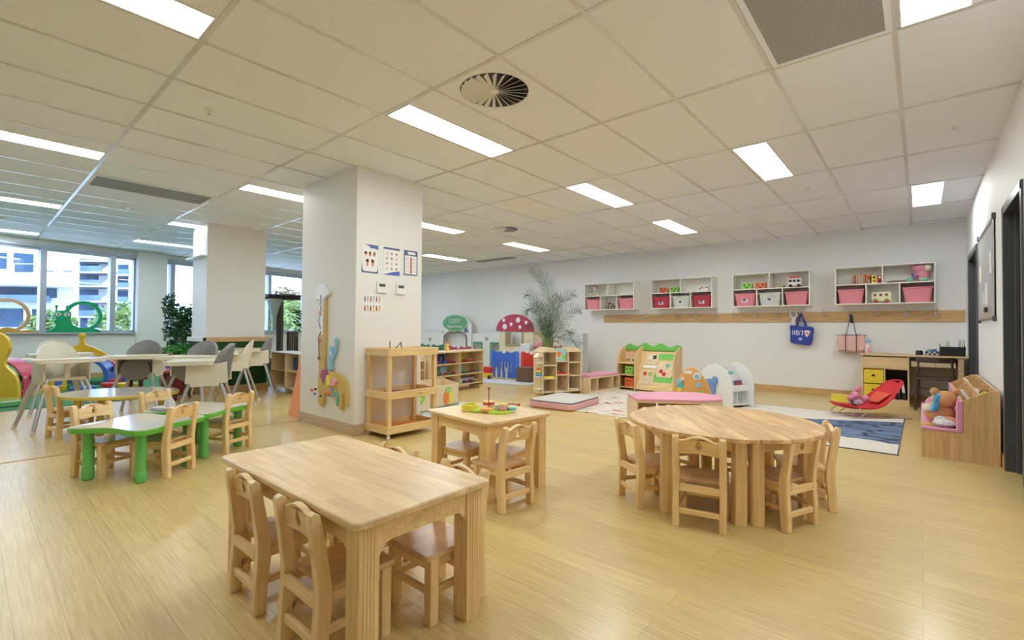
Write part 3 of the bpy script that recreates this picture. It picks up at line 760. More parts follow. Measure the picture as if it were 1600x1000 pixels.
MB().prism([(.5*w, h-.035), (.95*w, h-.035), (.95*w, h-.015), (.5*w, h-.015)], .003, .0034, 'YZ').build('title_band', BORB, e)
b = MB()
for k, y in enumerate((.045, .095, .145)): cell(b, y, .19, .019, 0); cell(b, y, .205, .014, 1)
for y in (.065, .125): cell(b, y, .115, .02, 0); cell(b, y, .125, .017, 2); b.box(.002, .0028, y-.008, y+.008, .07, .10, 2)
b.build('print_figures', FIG, e)
e, w, h = poster('poster', 'middle laminated poster with a grid of small sketches', 2.856, 3.058, 1.636, 1.926, None)
MB().prism([(0, h-.02), (w, h-.02), (w, h), (0, h)], .002, .003, 'YZ').build('print_border', BORD, e)
MB().prism([(0, 0), (w, 0), (w, .05), (w*.5, .03)], .002, .003, 'YZ').build('title_band', BORB, e)
b = MB()
for i in range(3):
    for j in range(4):
        y, z = .04+.06*i, .07+.053*j; m = (i*2+j) % 3
        cell(b, y, z, .010, m); b.box(.002, .0027, y-.003, y+.010, z-.016, z-.004, (m+1) % 6)
b.build('print_figures', FIG, e)
e, w, h = poster('poster', 'laminated timetable poster with a navy border and blue heading', 3.114, 3.296, 1.655, 1.928, None)
MB().shape([[(0, 0), (w, 0), (w, h), (0, h)], [(.012, .012), (w-.012, .012), (w-.012, h-.058), (.012, h-.058)]], .002, .003, 'YZ').build('print_border', BORD, e)
b = MB()
for j in range(12): b.box(.002, .0026, .02, w-.02, .025+.0145*j, .0275+.0145*j, 3 if j % 3 else 4)
b.box(.002, .0027, .085, .105, .02, .20, 2); b.build('timetable_lines', FIG, e)
MB().box(.003, .0035, .05, w-.03, h-.045, h-.015).build('heading', PAPER, e)
e, w, h = poster('poster', 'cream poster with two rows of six standing children below a thermostat', 2.612, 2.847, 1.212, 1.42, None)
b = MB()
for j in range(2):
    for i in range(6):
        y, z = .03+.034*i, .05+.095*j; m = (i*3+j*2+1) % 6
        cell(b, y, z+.028, .008, 0); cell(b, y, z+.033, .008, 1); b.box(.002, .003, y-.009, y+.009, z-.008, z+.021, m); b.box(.002, .003, y-.007, y-.002, z-.026, z-.008, 0); b.box(.002, .003, y+.002, y+.007, z-.026, z-.008, 0)
b.build('print_figures', FIG, e)
for y, l in ((2.775, 'white thermostat with a dark display, nearer the pillar edge'), (3.012, 'white thermostat with a dark display under the timetable poster')):
    e = E('thermostat', l, 'thermostat', (-4.26, y, 1.438), 0, 'white thermostats on the pillar')
    MB().box(0, .022, 0, .112, 0, .112).build('casing', WHITEP, e, bevel=.004)
    MB().box(.0222, .024, .02, .092, .065, .095).build('display', plain('lcd_dark', (.10, .11, .10), .2), e)
# giraffe wall toy on the other pillar face
e = E('giraffe_wall_toy', 'tall giraffe shaped bead maze board fixed to the pillar', 'wall toy', (-4.90, 2.54, 0))
OCH = plain('giraffe_ochre', (.66, .47, .15), .5, vary=.05)
def gf(x, z): return (x+4.90, z)
body = cat([gf(-4.93, .62), gf(-4.80, .62), gf(-4.60, .61), gf(-4.45, .58), gf(-4.37, .50), gf(-4.345, .40), gf(-4.36, .30), gf(-4.37, .28)], 4, False)
body += [gf(-4.375, .30), gf(-4.40, .40), gf(-4.42, .41)]+cat([gf(-4.425, .30), gf(-4.44, .25), gf(-4.47, .235), gf(-4.50, .26), gf(-4.51, .33), gf(-4.52, .40)], 4, False)
body += cat([gf(-4.60, .40), gf(-4.72, .385), gf(-4.80, .37), gf(-4.82, .32), gf(-4.84, .245), gf(-4.88, .23), gf(-4.92, .25), gf(-4.93, .32), gf(-4.94, .45)], 4, False)
MB().prism(body, -.034, -.002, 'XZ').build('body_panel', OCH, e, bevel=.003)
MB().box(-.035, .085, -.032, -.002, .62, 1.37).build('neck_board', OCH, e, bevel=.003)
MB().box(-.028, .062, -.036, -.0322, 1.0, 1.37).build('neck_face', WHITEP, e)
hd = cat([gf(-5.04, 1.40), gf(-5.03, 1.47), gf(-4.96, 1.53), gf(-4.93, 1.57), gf(-4.90, 1.55), gf(-4.84, 1.545), gf(-4.79, 1.50), gf(-4.73, 1.455), gf(-4.74, 1.42), gf(-4.80, 1.405), gf(-4.84, 1.37), gf(-4.93, 1.36), gf(-4.94, 1.385), gf(-5.02, 1.375)], 4)
MB().prism(hd, -.036, -.002, 'XZ').build('head_board', WHITEP, e, bevel=.004)
MB().tube([(.01, -.045, 1.42), (.035, -.05, 1.38), (.03, -.05, 1.33), (.0, -.05, 1.32)], .004, 6).tube([(.02, -.045, 1.31), (.04, -.055, 1.22), (.01, -.06, 1.15), (.03, -.05, 1.06)], .004, 6).tube([(.03, -.045, 1.03), (-.0, -.055, .97), (.02, -.06, .85), (.02, -.05, .72)], .004, 6).build('groove_wire', BLACK, e)
for z, m in ((1.23, OAKX), (.93, FIG[2]), (.745, FIG[1])):
    MB().ball((.02, -.055, z), (.024, .012, .02)).build('slider', m, e)
def gear(x, z, r, m, t=.03):
    o = []
    for k in range(36): a = 2*math.pi*k/36; q = r*(1+.12*(1 if k % 6 < 3 else -1)); o.append((x+q*math.cos(a), z+q*math.sin(a)))
    MB().prism(o, -.036-t, -.034, 'XZ').build('gear', m, e, bevel=.002)
gear(.135, .565, .062, plain('gear_purple', (.42, .10, .30), .5)); gear(.10, .55, .045, SKYB, .022); gear(.235, .525, .055, LYEL); gear(.32, .515, .042, PNKT)
MB().lathe([(.05, 0), (.05, .02)], n=20).build('blue_disc', SKYB, e).matrix_local = Matrix.Translation((.26, -.036, .40)) @ Matrix.Rotation(R(90), 4, 'X')
MB().ball((.255, -.06, .40), .032).build('orange_knob', ORANGE, e)
MB().prism(cat([(.36, .42), (.385, .42), (.40, .33), (.385, .27), (.365, .32)], 4), -.045, -.034, 'XZ').build('blue_slider', TEAL, e)
b = MB()
for x in (-.03, .05): b.tube([(x, -.036, .48), (x-.01, -.09, .46), (x-.01, -.10, .40), (x+.03, -.08, .36), (x+.05, -.036, .35)], .004, 6)
b.build('bead_wire', WHITEP, e)
for p, m in (((-.04, -.10, .40), RED), ((.0, -.085, .365), BLUE), ((.09, -.07, .35), PURP), ((.04, -.1, .42), BLACK)): MB().ball(p, .014).build('bead', m, e)
tl = cat([(.17, .63), (.175, .70), (.165, .78), (.19, .87), (.235, .86), (.255, .80), (.29, .84), (.285, .94), (.305, .97), (.325, .94), (.315, .83), (.28, .76), (.235, .72), (.235, .63)], 4)
MB().prism(tl, -.03, -.004, 'XZ').build('blue_tail', SKYB, e, bevel=.003)
MB().prism(circ(.215, .80, .02, 14), -.036, -.03, 'XZ').build('tail_ring', PAPER, e)
# ramp standing behind the pillar
bits('foam_wedge', 'white and orange foam wedge leaning behind the giraffe pillar', 'foam wedge', MB().prism([(0, 0), (.34, 0), (.34, .06), (.32, .72), (.30, .72)], 0, .30, 'XZ'), plain('wedge_orange', (.90, .36, .18), .4), (-5.86, 2.60, 0))
# ------------------------------------------------------------------ high chairs
def make_high(lab, loc, rz, cushion, group):
    e = E('high_chair', lab, 'high chair', loc, rz, group)    # faces +y
    # moulded seat shell
    def shell(k, y0, y1, mat, name):
        b = MB(); rows = []
        for t in range(13):
            z = .53+(.895*k+(1-k)*.72-.53)*t/12 if t < 12 else (.895 if k == 1 else .895*k+(1-k)*.72)
            u = t/12; w = .172*k*(1-max(0, (u-.42)/.58)**2.6)**.5 if u < 1 else .02
            row = []
            for s_ in range(11):
                q = -1+2*s_/10; x = w*q
                row.append((x, -.175-(z-.53)*.14+.11*(x/.172)**2*(1-.4*u), z))
            rows.append(row)
        F = [[b.v((x, y+y0, z)) for x, y, z in r] for r in rows]; K = [[b.v((x, y+y1, z)) for x, y, z in r] for r in rows]
        for i in range(12):
            for j in range(10):
                b.f([F[i][j], F[i][j+1], F[i+1][j+1], F[i+1][j]]); b.f([K[i][j], K[i+1][j], K[i+1][j+1], K[i][j+1]])
            for j in (0, 10): b.f([F[i][j], F[i+1][j], K[i+1][j], K[i][j]])
        for j in range(10): b.f([F[0][j], K[0][j], K[0][j+1], F[0][j+1]]); b.f([F[12][j], F[12][j+1], K[12][j+1], K[12][j]])
        return b.build(name, mat, e, smooth=60)
    shell(1, 0, -.016, CREAM, 'seat_back')
    b = MB()
    b.prism(rrect(-.175, .175, -.18, .15, .05), .50, .53, 'XY')
    for sx in (-1, 1):
        o = [(-.20, .50), (-.19, .72), (-.12, .70), (.16, .70), (.17, .50)]
        b.prism(o, sx*.178-.009, sx*.178+.009, 'YZ')
    b.build('seat_shell', CREAM, e, bevel=.006, weld=False)
    for sx in (-1, 1):
        o = circ(0, .515, .13, 16, .085, 0, 180)+[(-.12, .47), (.12, .47)]
        MB().prism(o, sx*.19-.006, sx*.19+.006, 'YZ').build('side_arch', CREAM, e, bevel=.003)
    MB().prism(rrect(-.28, .28, -.08, .33, .06), .690, .722, 'XY').build('tray', CREAM, e, bevel=.006)
    MB().shape([rrect(-.28, .28, -.08, .33, .06), rrect(-.262, .262, -.062, .312, .05)], .722, .730).build('tray_lip', CREAM, e)
    MB().box(-.025, .025, .13, .15, .52, .70).build('crotch_post', CREAM, e, bevel=.006)
    for sx in (-1, 1):
        for sy in (-1, 1):
            l = MB().tube([(sx*.15, sy*.13, .52), (sx*.285, sy*.285, .02)], .0165, 12).build('leg', STEEL, e)
            MB().lathe([(0, 0), (.018, 0), (.021, .012), (.020, .03)], (sx*.288, sy*.288, 0), 12).build('foot', WHITEP, l)
    if cushion:
        shell(1.03, .032, -.020, cushion, 'back_cushion')
        MB().ball((0, -.02, .545), (.155, .15, .03), n=20, k=8).build('seat_cushion', cushion, e)
        MB().ball((0, .152, .56), (.15, .03, .13), n=20, k=10).build('front_flap', cushion, e)
        MB().tube([(-.03, .15, .46), (-.05, .16, .40), (-.03, .15, .33)], .006, 6).build('strap', BLACK, e)
        MB().tube([(.04, .15, .46), (.03, .16, .38), (.05, .15, .34)], .006, 6).build('strap', BLACK, e)
    return e
GH = 'cream high chairs by the play corner'
h1 = make_high('all cream high chair, nearest of the row to the photo edge', (-6.90, .68, 0), R(-80), None, GH)
h2 = make_high('high chair with a grey cushion standing alone, its strap hanging down', (-7.12, 1.39, 0), R(-120), GREYF, GH)
def hc(src, x, y, rz, lab): dup(src, (x, y, 0), R(rz), lab, GH)
hc(h1, -8.15, .76, -84, 'cream high chair half hidden behind another all cream one')
h3 = hc(h2, -5.62, 1.66, 156, 'grey cushioned high chair closest to the camera, side arch showing, tray towards the windows')
hc(h2, -6.52, 1.80, -140, 'grey cushioned high chair right behind the closest one')
hc(h1, -7.24, 2.46, 154, 'all cream high chair in front of the green clad pillar')
hc(h2, -7.97, 3.01, 156, 'grey blue cushioned high chair next to the birch toy shelf')
# ------------------------------------------------------------------ play corner by the windows
def tunnel(name, lab, a, d, segs, head, hr):
    """Crawl tunnel of coloured arches; a = first arch centre, d = way it runs, head = colour of the flat face board."""
    rz = math.atan2(d[1], d[0]); e = E(name, lab, 'crawl tunnel', (a[0], a[1], .008), rz, 'crawl through caterpillar tunnels')
    x = .06
    for k, (m, L_, r) in enumerate(segs):
        o = [(r, 0)]+circ(0, .16, r, 16, r*.95, 0, 180)+[(-r, 0), (-r+.07, 0)]+circ(0, .16, r-.07, 16, (r-.07)*.95, 180, 0)+[(r-.07, 0)]
        g = MB().prism(o, x, x+L_, 'YZ').build('arch', m, e, bevel=.01)
        for s in (-1, 1):
            MB().at((x+L_/2, s*(r+.001), .27), 0, R(90)).lathe([(.055, -.004), (.055, .004), (.035, .004), (.035, -.004)], n=16).build('porthole', BLACK, g)
            MB().box(x+.02, x+L_-.02, s*r-.0 if s > 0 else -r-.09, r+.09 if s > 0 else -r, 0, .09).build('foot_block', segs[(k+1) % len(segs)][0], g, bevel=.01)
        x += L_
    return e
YB = plain('tunnel_yellow', (.90, .56, .03), .4, coat=.3); PRED = plain('tunnel_raspberry', (.66, .07, .14), .4, coat=.3)
t1 = tunnel('crawl_tunnel', 'caterpillar tunnel with a yellow gourd shaped face board cut by the photo edge', (-10.28, .16), (-.72, .69),
            [(GREEN, .12, .40), (PRED, .30, .42), (YB, .26, .40), (BLUE, .14, .40), (YB, .12, .38)], YB, .4)
o = cat([(-.50, 0), (-.46, .30), (-.30, .50), (-.36, .72), (-.30, .90), (-.05, .99), (.20, .92), (.30, .75), (.24, .55), (.42, .34), (.48, 0)], 5, False)
g = MB().shape([o, circ(0, .33, .23, 24)], .0, .05, 'YZ').build('face_board', YB, t1, bevel=.006)
for s in (-1, 1):
    MB().tube([(.02, s*.12, .96), (.02, s*.16, 1.05), (.02, s*.17, 1.12)], .012).ball((.02, s*.17, 1.14), .035).build('antenna', YB, t1)
t2 = tunnel('crawl_tunnel', 'shorter blue and red tunnel with a pointed yellow roof board', (-11.2, 1.35), (-1, .5),
            [(BLUE, .40, .36), (RED, .30, .38)], YB, .4)
o = cat([(-.42, .42), (-.34, .56), (-.16, .68), (-.05, .73), (-.03, .84), (.03, .84), (.05, .73), (.16, .68), (.34, .56), (.42, .42)], 5, False)+[(.30, .50), (0, .56), (-.30, .50)]
MB().prism(o, .0, .04, 'YZ').ball((.02, 0, .88), (.03, .055, .055)).build('roof_board', YB, t2, bevel=.004)
def std(name, lab, cat_, mb, mat, group=None, bevel=0, smooth=35, kind=None):
    o = mb.build(name, mat, None, bevel=bevel, smooth=smooth); return tag(o, lab, cat_, group, kind)
std('play_step', 'glossy green and white low plastic step at the photo edge', 'step', MB().prism([(-8.78, -.30), (-8.95, .52), (-9.45, .50), (-9.60, -.30)], .008, .085), plain('step_green', (.18, .50, .22), .15, coat=.8), bevel=.02)
for k, (x, y, m, l) in enumerate(((-10.72, 1.66, RED, 'red low foam block between the two tunnels'), (-10.50, 1.86, YB, 'yellow low foam block between the two tunnels'), (-11.9, 2.15, YB, 'yellow low block beyond the pointed roof tunnel'), (-11.75, 2.25, RED, 'red low block beyond the pointed roof tunnel'), (-10.42, 1.28, BLUE, 'blue low foam block nearest the cream high chair'))):
    o = MB().prism(rrect(-.16, .16, -.1, .1, .04), 0, .07).build('foam_block', m, None, bevel=.015); o.location = (x, y, .008); o.rotation_euler.z = .4*k; tag(o, l, 'foam block', 'low foam blocks on the turf')
# boards on the window sill
RINGM = plain('ring_tan', (.55, .33, .16), .5); SNAIL = plain('snail_green', (.0, .33, .13), .5)
e = E('window_board', 'tan ring shaped snail board standing on the window sill, cut by the photo edge', 'window board', WW(.10, z0, .0), WA, 'cut out snail boards on the sill')
MB().shape([circ(0, .31, .315, 40), circ(0, .31, .262, 40)], -.045, -.015, 'XZ').build('ring_shell', RINGM, e)
MB().prism(cat([(-.5, .0), (-.4, .06), (-.25, .05), (-.1, .07), (.0, .10), (.1, .08), (.18, .04), (.30, .05), (.42, .0)], 5, False), -.05, -.01, 'XZ').build('body_board', plain('snail_orange', (.62, .36, .05), .5), e, bevel=.003)
e = E('window_board', 'green snail board with two eyes and a ring shell on the window sill', 'window board', WW(1.05, z0, .0), WA, 'cut out snail boards on the sill')
MB().shape([circ(.14, .33, .305, 40), circ(.14, .33, .24, 40)], -.045, -.015, 'XZ').build('ring_shell', SNAIL, e)
MB().prism(cat([(-.42, 0), (-.36, .05), (-.30, .10), (-.28, .16), (-.31, .22), (-.28, .27), (-.31, .34), (-.29, .40), (-.22, .43), (-.10, .43), (-.05, .38), (-.06, .28), (-.05, .18), (.0, .10), (.10, .07), (.25, .08), (.38, .06), (.44, 0)], 4, False), -.05, -.01, 'XZ').build('body_board', SNAIL, e, bevel=.003)
for x in (-.27, -.14):
    MB().tube([(x, -.03, .42), (x+(.0 if x < -.2 else .03), -.03, .49)], .012).ball((x+(.0 if x < -.2 else .03), -.03, .51), .026).build('feeler', SNAIL, e)
    y = MB().at((0, -.05, 0)).prism(circ(x+.02, .355, .048, 18, .036), -.004, .002, 'XZ').build('eye', GREYB, e)
    MB().prism(circ(x+.025, .352, .014, 12), -.058, -.054, 'XZ').build('pupil', BLACK, y)
# red rimmed table with a doll-like toy, planter with ficus and fern
e = E('round_play_table', 'low table with a dark red rim and white top behind a grey high chair', 'table', (-8.45, 1.80, .0))
MB().lathe([(.40, .415), (.42, .42), (.42, .45), (.40, .455)], n=32, sx=1.15).build('table_rim', plain('rim_dark_red', (.40, .02, .04), .4), e)
MB().lathe([(.405, .4552), (.405, .459)], n=32, sx=1.15).build('table_top', TOPW, e)
for x, y in ((-.3, -.2), (.3, -.2), (-.3, .2), (.3, .2)): MB().tube([(x, y, 0), (x, y, .42)], .025, 10).build('leg', plain('leg_maroon', (.12, .01, .02), .4), e)
e = E('stuffed_toy', 'small brown headed soft toy sitting on the red rimmed table', 'soft toy', (-8.55, 2.02, .46))
MB().ball((0, 0, .06), (.05, .04, .06)).build('body', FURW, e); MB().ball((0, 0, .16), .055).build('head', plain('brown_fur', (.25, .12, .06), .9, vary=.2, scale=30), e)
std('storage_box', 'purple toy box on the red rimmed table', 'box', MB().at((-8.30, 1.95, .46)).box(-.05, .05, -.04, .04, 0, .07), PURP, bevel=.004)
e = E('potted_ficus', 'tall bushy ficus in a black pot in front of the window', 'potted tree', (-9.82, 2.40, .008))
MB().lathe([(0, 0), (.12, 0), (.17, .27), (.18, .29), (.16, .29), (.155, .25), (0, .25)], n=22).build('pot', BLACK, e)
MB().tube([(0, 0, .25), (.03, .0, .6), (-.02, .03, .95), (.02, 0, 1.4)], [.02, .017, .013, .006]).tube([(.0, .0, .7), (.12, .1, 1.0), (.15, .2, 1.3)], [.01, .008, .004]).tube([(0, .02, .8), (-.12, -.12, 1.1), (-.15, -.15, 1.5)], [.01, .008, .004]).build('trunk', STEM, e, weld=False)
b = MB(); foliage(b, (.02, .05, 1.0), (.24, .24, .48), 900, .05, 3); foliage(b, (-.05, -.08, 1.42), (.12, .12, .26), 240, .045, 4); foliage(b, (.14, .16, 1.26), (.15, .15, .22), 260, .045, 5)
b.build('foliage', LEAF, e, smooth=0, weld=False)
e = E('potted_fern', 'bright green fern bush growing low in front of the green clad pillar', 'potted plant', (-8.95, 2.24, .008))
MB().lathe([(0, 0), (.10, 0), (.13, .28), (.11, .28), (.1, .24), (0, .24)], n=20).build('pot', plain('planter_red', (.35, .03, .04), .5), e)
b = MB(); foliage(b, (0, 0, .62), (.20, .22, .18), 700, .04, 8); b.build('foliage', FERN, e, smooth=0, weld=False)
b = MB()
for k in range(14): a = k*2.4; b.tube([(0, 0, .25), (.08*math.cos(a), .08*math.sin(a), .5), (.19*math.cos(a), .19*math.sin(a), .62)], .004, 5)
b.build('stem', FERN, e, weld=False)
e = E('flowering_plant', 'small plant with pale pink blossoms beside the fern', 'potted plant', (-9.42, 2.18, .008))
MB().lathe([(0, 0), (.08, 0), (.1, .22), (.08, .22), (.07, .2), (0, .2)], n=18).build('pot', plain('planter_clay', (.4, .2, .1), .7), e)
b = MB(); foliage(b, (0, 0, .52), (.14, .14, .22), 220, .045, 12); b.tube([(0, 0, .2), (0, 0, .6)], .006, 6); b.build('foliage', plain('grey_green', (.20, .30, .22), .6, vary=.3), e, smooth=0, weld=False)
b = MB()
for k in range(12): a = k*2.4; b.ball((.1*math.cos(a), .1*math.sin(a), .55+.02*(k % 5)), .014, n=8, k=5)
b.build('blossom', plain('blossom', (.85, .45, .45), .6), e, weld=False)
# birch shelf on castors by the far pillar
e = E('toy_shelf', 'birch toy shelf on castors with a white top beside the far pillar', 'shelf', (-8.38, 3.42, 0))
Wd, Dp, H_ = 1.02, .36, .66
MB().box(0, Wd, Dp-.018, Dp, .08, H_-.02).build('back_panel', PLYZ, e)
for x in (0, .52, Wd-.02): MB().box(x, x+.02, 0, Dp, .08, H_-.02).build('side_panel', PLYZ, e, bevel=.003)
for z in (.08, .35): MB().box(0, Wd, 0, Dp, z, z+.02).build('shelf_board', PLYX, e, bevel=.003)
MB().box(-.01, Wd+.01, -.01, Dp+.01, H_-.02, H_).build('top', WHITEP, e, bevel=.004)
for x in (.05, .5, Wd-.05):
    for y in (.05, Dp-.05): MB().box(x-.03, x+.03, y-.02, y+.02, .04, .08).ball((x, y, .024), .024, n=10, k=6).build('castor', PLYX, e, weld=False)
placed0 = lambda n_, l_, c_, m_, mt, lo: (lambda o_: (setattr(o_, 'location', lo), tag(o_, l_, c_, 'toys in the white topped birch shelf')))(m_.build(n_, mt, None, bevel=.004))
placed0('storage_box', 'navy toy box on the middle level of the white topped birch shelf', 'box', MB().box(-.09, .09, -.08, .08, 0, .20), plain('box_navy', (.04, .05, .20), .5), (-7.68, 3.60, .37))
placed0('storage_box', 'red toy box beside the navy one in the white topped birch shelf', 'box', MB().box(-.06, .06, -.08, .08, 0, .14), REDB, (-7.52, 3.60, .37))
placed0('toy_ball', 'orange ball on the bottom level of the white topped birch shelf', 'toy', MB().ball((0, 0, .05), .05), ORANGE, (-8.1, 3.58, .10))
placed0('toy_ball', 'brown woven ball on the bottom level of the white topped birch shelf', 'toy', MB().ball((0, 0, .07), .07), FURB, (-7.65, 3.60, .10))
e2 = E('toy_shelf', 'open birch rack with a lime shelf at the end of the birch toy shelf', 'shelf', (-7.33, 3.40, 0))
MB().box(0, .02, 0, .38, .08, .64).build('side_panel', PLYZ, e2, bevel=.003)
MB().box(0, .30, .36, .38, .08, .64).build('back_panel', PLYZ, e2, bevel=.003)
MB().box(0, .32, 0, .38, .62, .64).build('top', PLYX, e2, bevel=.003)
MB().box(0, .32, 0, .38, .08, .10).build('shelf_board', PLYX, e2, bevel=.003)
MB().box(0.02, .31, 0, .36, .36, .375).build('lime_shelf', LIMEG, e2, bevel=.003)
for x, y in ((.04, .04), (.28, .04), (.28, .34)): MB().box(x-.025, x+.025, y-.02, y+.02, 0, .08).build('castor', PLYX, e2, bevel=.004)
def blob_toy(lab, x, y, z, r, m, m2, g):
    e = E('toy_ball', lab, 'toy', (x, y, z+r), 0, g); MB().ball((0, 0, 0), r).build('ball', m, e); MB().lathe([(r*1.01, -r*.15), (r*1.01, r*.15)], n=14).build('band', m2, e)
blob_toy('orange toy ball on the lime shelf', -7.15, 3.5, .377, .04, ORANGE, RED, 'toys in the birch rack')
blob_toy('black and white toy ball on the bottom of the birch rack', -7.12, 3.52, .10, .04, PAPER, BLACK, 'toys in the birch rack')
blob_toy('purple toy ball on the bottom of the birch rack', -7.22, 3.6, .10, .035, PURP, YEL, 'toys in the birch rack')
std('toy_basket', 'white basket of soft toys on top of the birch rack', 'basket', MB().at((-7.12, 3.58, .64)).lathe([(0, 0), (.09, 0), (.12, .07), (.11, .07), (.085, .012), (0, .012)], n=18), WHITEP)
# dark post with slatted roof and dark slatted chairs
e = E('roofed_post', 'dark wooden post with a slatted roof and grey funnel standing near the window', 'post', (-10.25, 4.35, 0), R(40))
MB().box(-.05, .05, -.05, .05, 0, 1.70).build('post', DARKW, e, bevel=.005)
MB().lathe([(.05, 1.0), (.06, 1.30), (.16, 1.62), (.17, 1.66)], n=16, c=(-.10, -.02, 0)).build('funnel', plain('funnel_grey', (.42, .50, .52), .5), e)
b = MB()
for k in range(7): b.at((-.34+.11*k, 0, 1.74), 0, 0, R(10)).box(0, .12, -.24, .24, 0, .02)
b.build('roof_slats', plain('roof_slate', (.10, .11, .17), .5), e, weld=False)
MB().box(-.38, .42, -.03, .03, 1.64, 1.72).build('roof_beam', DARKW, e)
def slat_chair(lab, x, y, rz):
    e = E('slat_chair', lab, 'chair', (x, y, 0), rz, 'dark slat back chairs behind the birch shelf')
    for s in (-.18, .18):
        MB().box(s-.02, s+.02, -.2, -.16, 0, .98).build('leg', DARKW, e); MB().box(s-.02, s+.02, .16, .2, 0, .43).build('leg', DARKW, e)
    MB().box(-.2, .2, -.2, .2, .43, .46).build('seat', DARKW, e); MB().box(-.2, .2, -.2, -.17, .86, .98).build('top_rail', DARKW, e)
    for k in range(3): MB().box(-.1+.09*k-.02, -.1+.09*k+.02, -.195, -.175, .46, .86).build('slat', DARKW, e)
slat_chair('dark slatted chair directly behind the white topped birch shelf', -9.6, 4.15, R(130))
slat_chair('dark slatted chair next to the roofed post, farther from the birch shelf', -9.95, 4.9, R(130))
e = E('potted_tree', 'sparse dark leaved tree seen past the roofed post', 'potted tree', (-10.4, 5.15, 0))
MB().lathe([(0, 0), (.13, 0), (.16, .3), (.14, .3), (.13, .26), (0, .26)], n=20).build('pot', BLACK, e)
MB().tube([(0, 0, .26), (.03, .0, .9), (-.1, -.15, 1.4)], [.02, .015, .006]).tube([(.03, 0, .9), (.1, .1, 1.5)], [.012, .005]).build('trunk', STEM, e, weld=False)
foliage(MB(), (-.05, -.1, 1.25), (.34, .34, .40), 320, .06, 21).build('foliage', LEAF, e, smooth=0, weld=False)
# ------------------------------------------------------------------ toys and furniture between the pillar and the back wall
def box_shelf(e, w, d, h, cols, rows, mats, t=.018, z0=.05, front='-y', tops=True, backm=None):
    """Open shelf in local x (width) and y (depth, back at +d); cols/rows = lists of positions."""
    for x in cols: MB().box(x-t/2, x+t/2, 0, d, z0, h).build('upright', mats[0], e, bevel=.002)
    for z in rows: MB().box(cols[0], cols[-1], 0, d, z-t/2, z+t/2).build('shelf_board', mats[1], e, bevel=.002)
    MB().box(cols[0], cols[-1], d-.008, d, z0, h).build('back_panel', backm or mats[0], e)
# toy car shelf (faces +x side of the room -> local -y turned)
e = E('toy_shelf', 'three level birch shelf full of small toy cars beside the tray trolley', 'shelf', (-5.93, 4.92, 0), R(90+6))
box_shelf(e, 1.3, .32, .66, [.01, .66, 1.30], [.10, .275, .47], (PLYZ, PLYX))
MB().prism([(-.01, -.02)]+[(1.32, -.02), (1.38, .08), (1.38, .26), (1.32, .34), (-.01, .34)], .66, .685).build('top', PLYX, e, bevel=.004)
for x in (.05, .62, 1.27): MB().box(x-.03, x+.03, .03, .29, 0, .05).build('plinth_foot', PLYX, e)
SH = Matrix.Translation((-5.93, 4.92, 0)) @ Matrix.Rotation(R(96), 4, 'Z')
def shp(x, y, z=0): v = SH @ Vector((x, y, z)); return (v.x, v.y, v.z)
CARS = {}
def toy_car(lab, loc, rz, m, g='toy cars in the birch shelf'):
    if m.name not in CARS:
        e = CARS[m.name] = E('toy_car', lab, 'toy car', loc, rz, g)
        MB().box(-.038, .038, -.02, .02, .012, .032).build('body', m, e, bevel=.005)
        MB().box(-.02, .018, -.017, .017, .032, .05).build('cabin', m, e, bevel=.006)
        for x in (-.024, .024):
            for y in (-.021, .021): MB().tube([(x, y-.004, .012), (x, y+.004, .012)], .012, 10).build('wheel', BLACK, e)
    else: dup(CARS[m.name], loc, rz, lab, g)
LV = {.284: 'upper', .109: 'lower', .479: 'top'}
cm = [('red', RED), ('blue', BLUE), ('green', GREEN), ('purple', PURP), ('orange', ORANGE), ('yellow', YEL), ('white', WHITEP)]
seq = {(.479, 0): 'green purple blue blue red red', (.479, 1): 'white red red orange red', (.284, 0): 'green green red red green red', (.284, 1): 'blue green green red purple green', (.109, 1): 'purple red purple yellow'}
done = set()
for (z, c), names in seq.items():
    k = 0
    for nm in names.split():
        x = .10+.66*c+k*.095+(.14 if z < .2 else 0); k += 1
        toy_car('%s toy car on the %s level, %s bay of the car shelf' % (nm, {.479: 'top', .284: 'middle', .109: 'bottom'}[z], 'trolley side' if c == 0 else 'rounded end'), shp(x, .08+.03*(k % 2), z), R(96+rnd.uniform(-60, 60)), dict(cm)[nm])
def placed(name, lab, cat_, mb, mat, loc, rz=0, group=None, bevel=0, smooth=35, kind=None):
    o = mb.build(name, mat, None, bevel=bevel, smooth=smooth); o.location = loc; o.rotation_euler = (0, 0, rz); return tag(o, lab, cat_, group, kind)
placed('toy_garage', 'blue toy garage board behind the top level of the car shelf', 'toy', MB().shape([[(-.13, 0), (.13, 0), (.13, .15), (-.13, .15)], circ(.06, .07, .04, 14)], 0, .02, 'XZ'), plain('royal_blue', (.03, .05, .45), .5), shp(.38, .22, .479), R(96), bevel=.003)
placed('picture_board', 'yellow picture board on the top level of the car shelf', 'toy', MB().box(-.16, .16, 0, .015, 0, .16), plain('board_yellow', (.85, .68, .08), .5, vary=.25, scale=14), shp(.90, .24, .479), R(96), bevel=.003)
for k, x in enumerate((.42, .82)): placed('plastic_tub', ('pale blue tub in the trolley side bay of the car shelf', 'pale blue tub in the rounded end bay of the car shelf')[k], 'tub', MB().prism([(-.09, .14), (.09, .14), (.06, 0), (-.06, 0)], 0, .10, 'XZ'), SKYB, shp(x, .16, .284), R(96), 'pale blue tubs', .006)
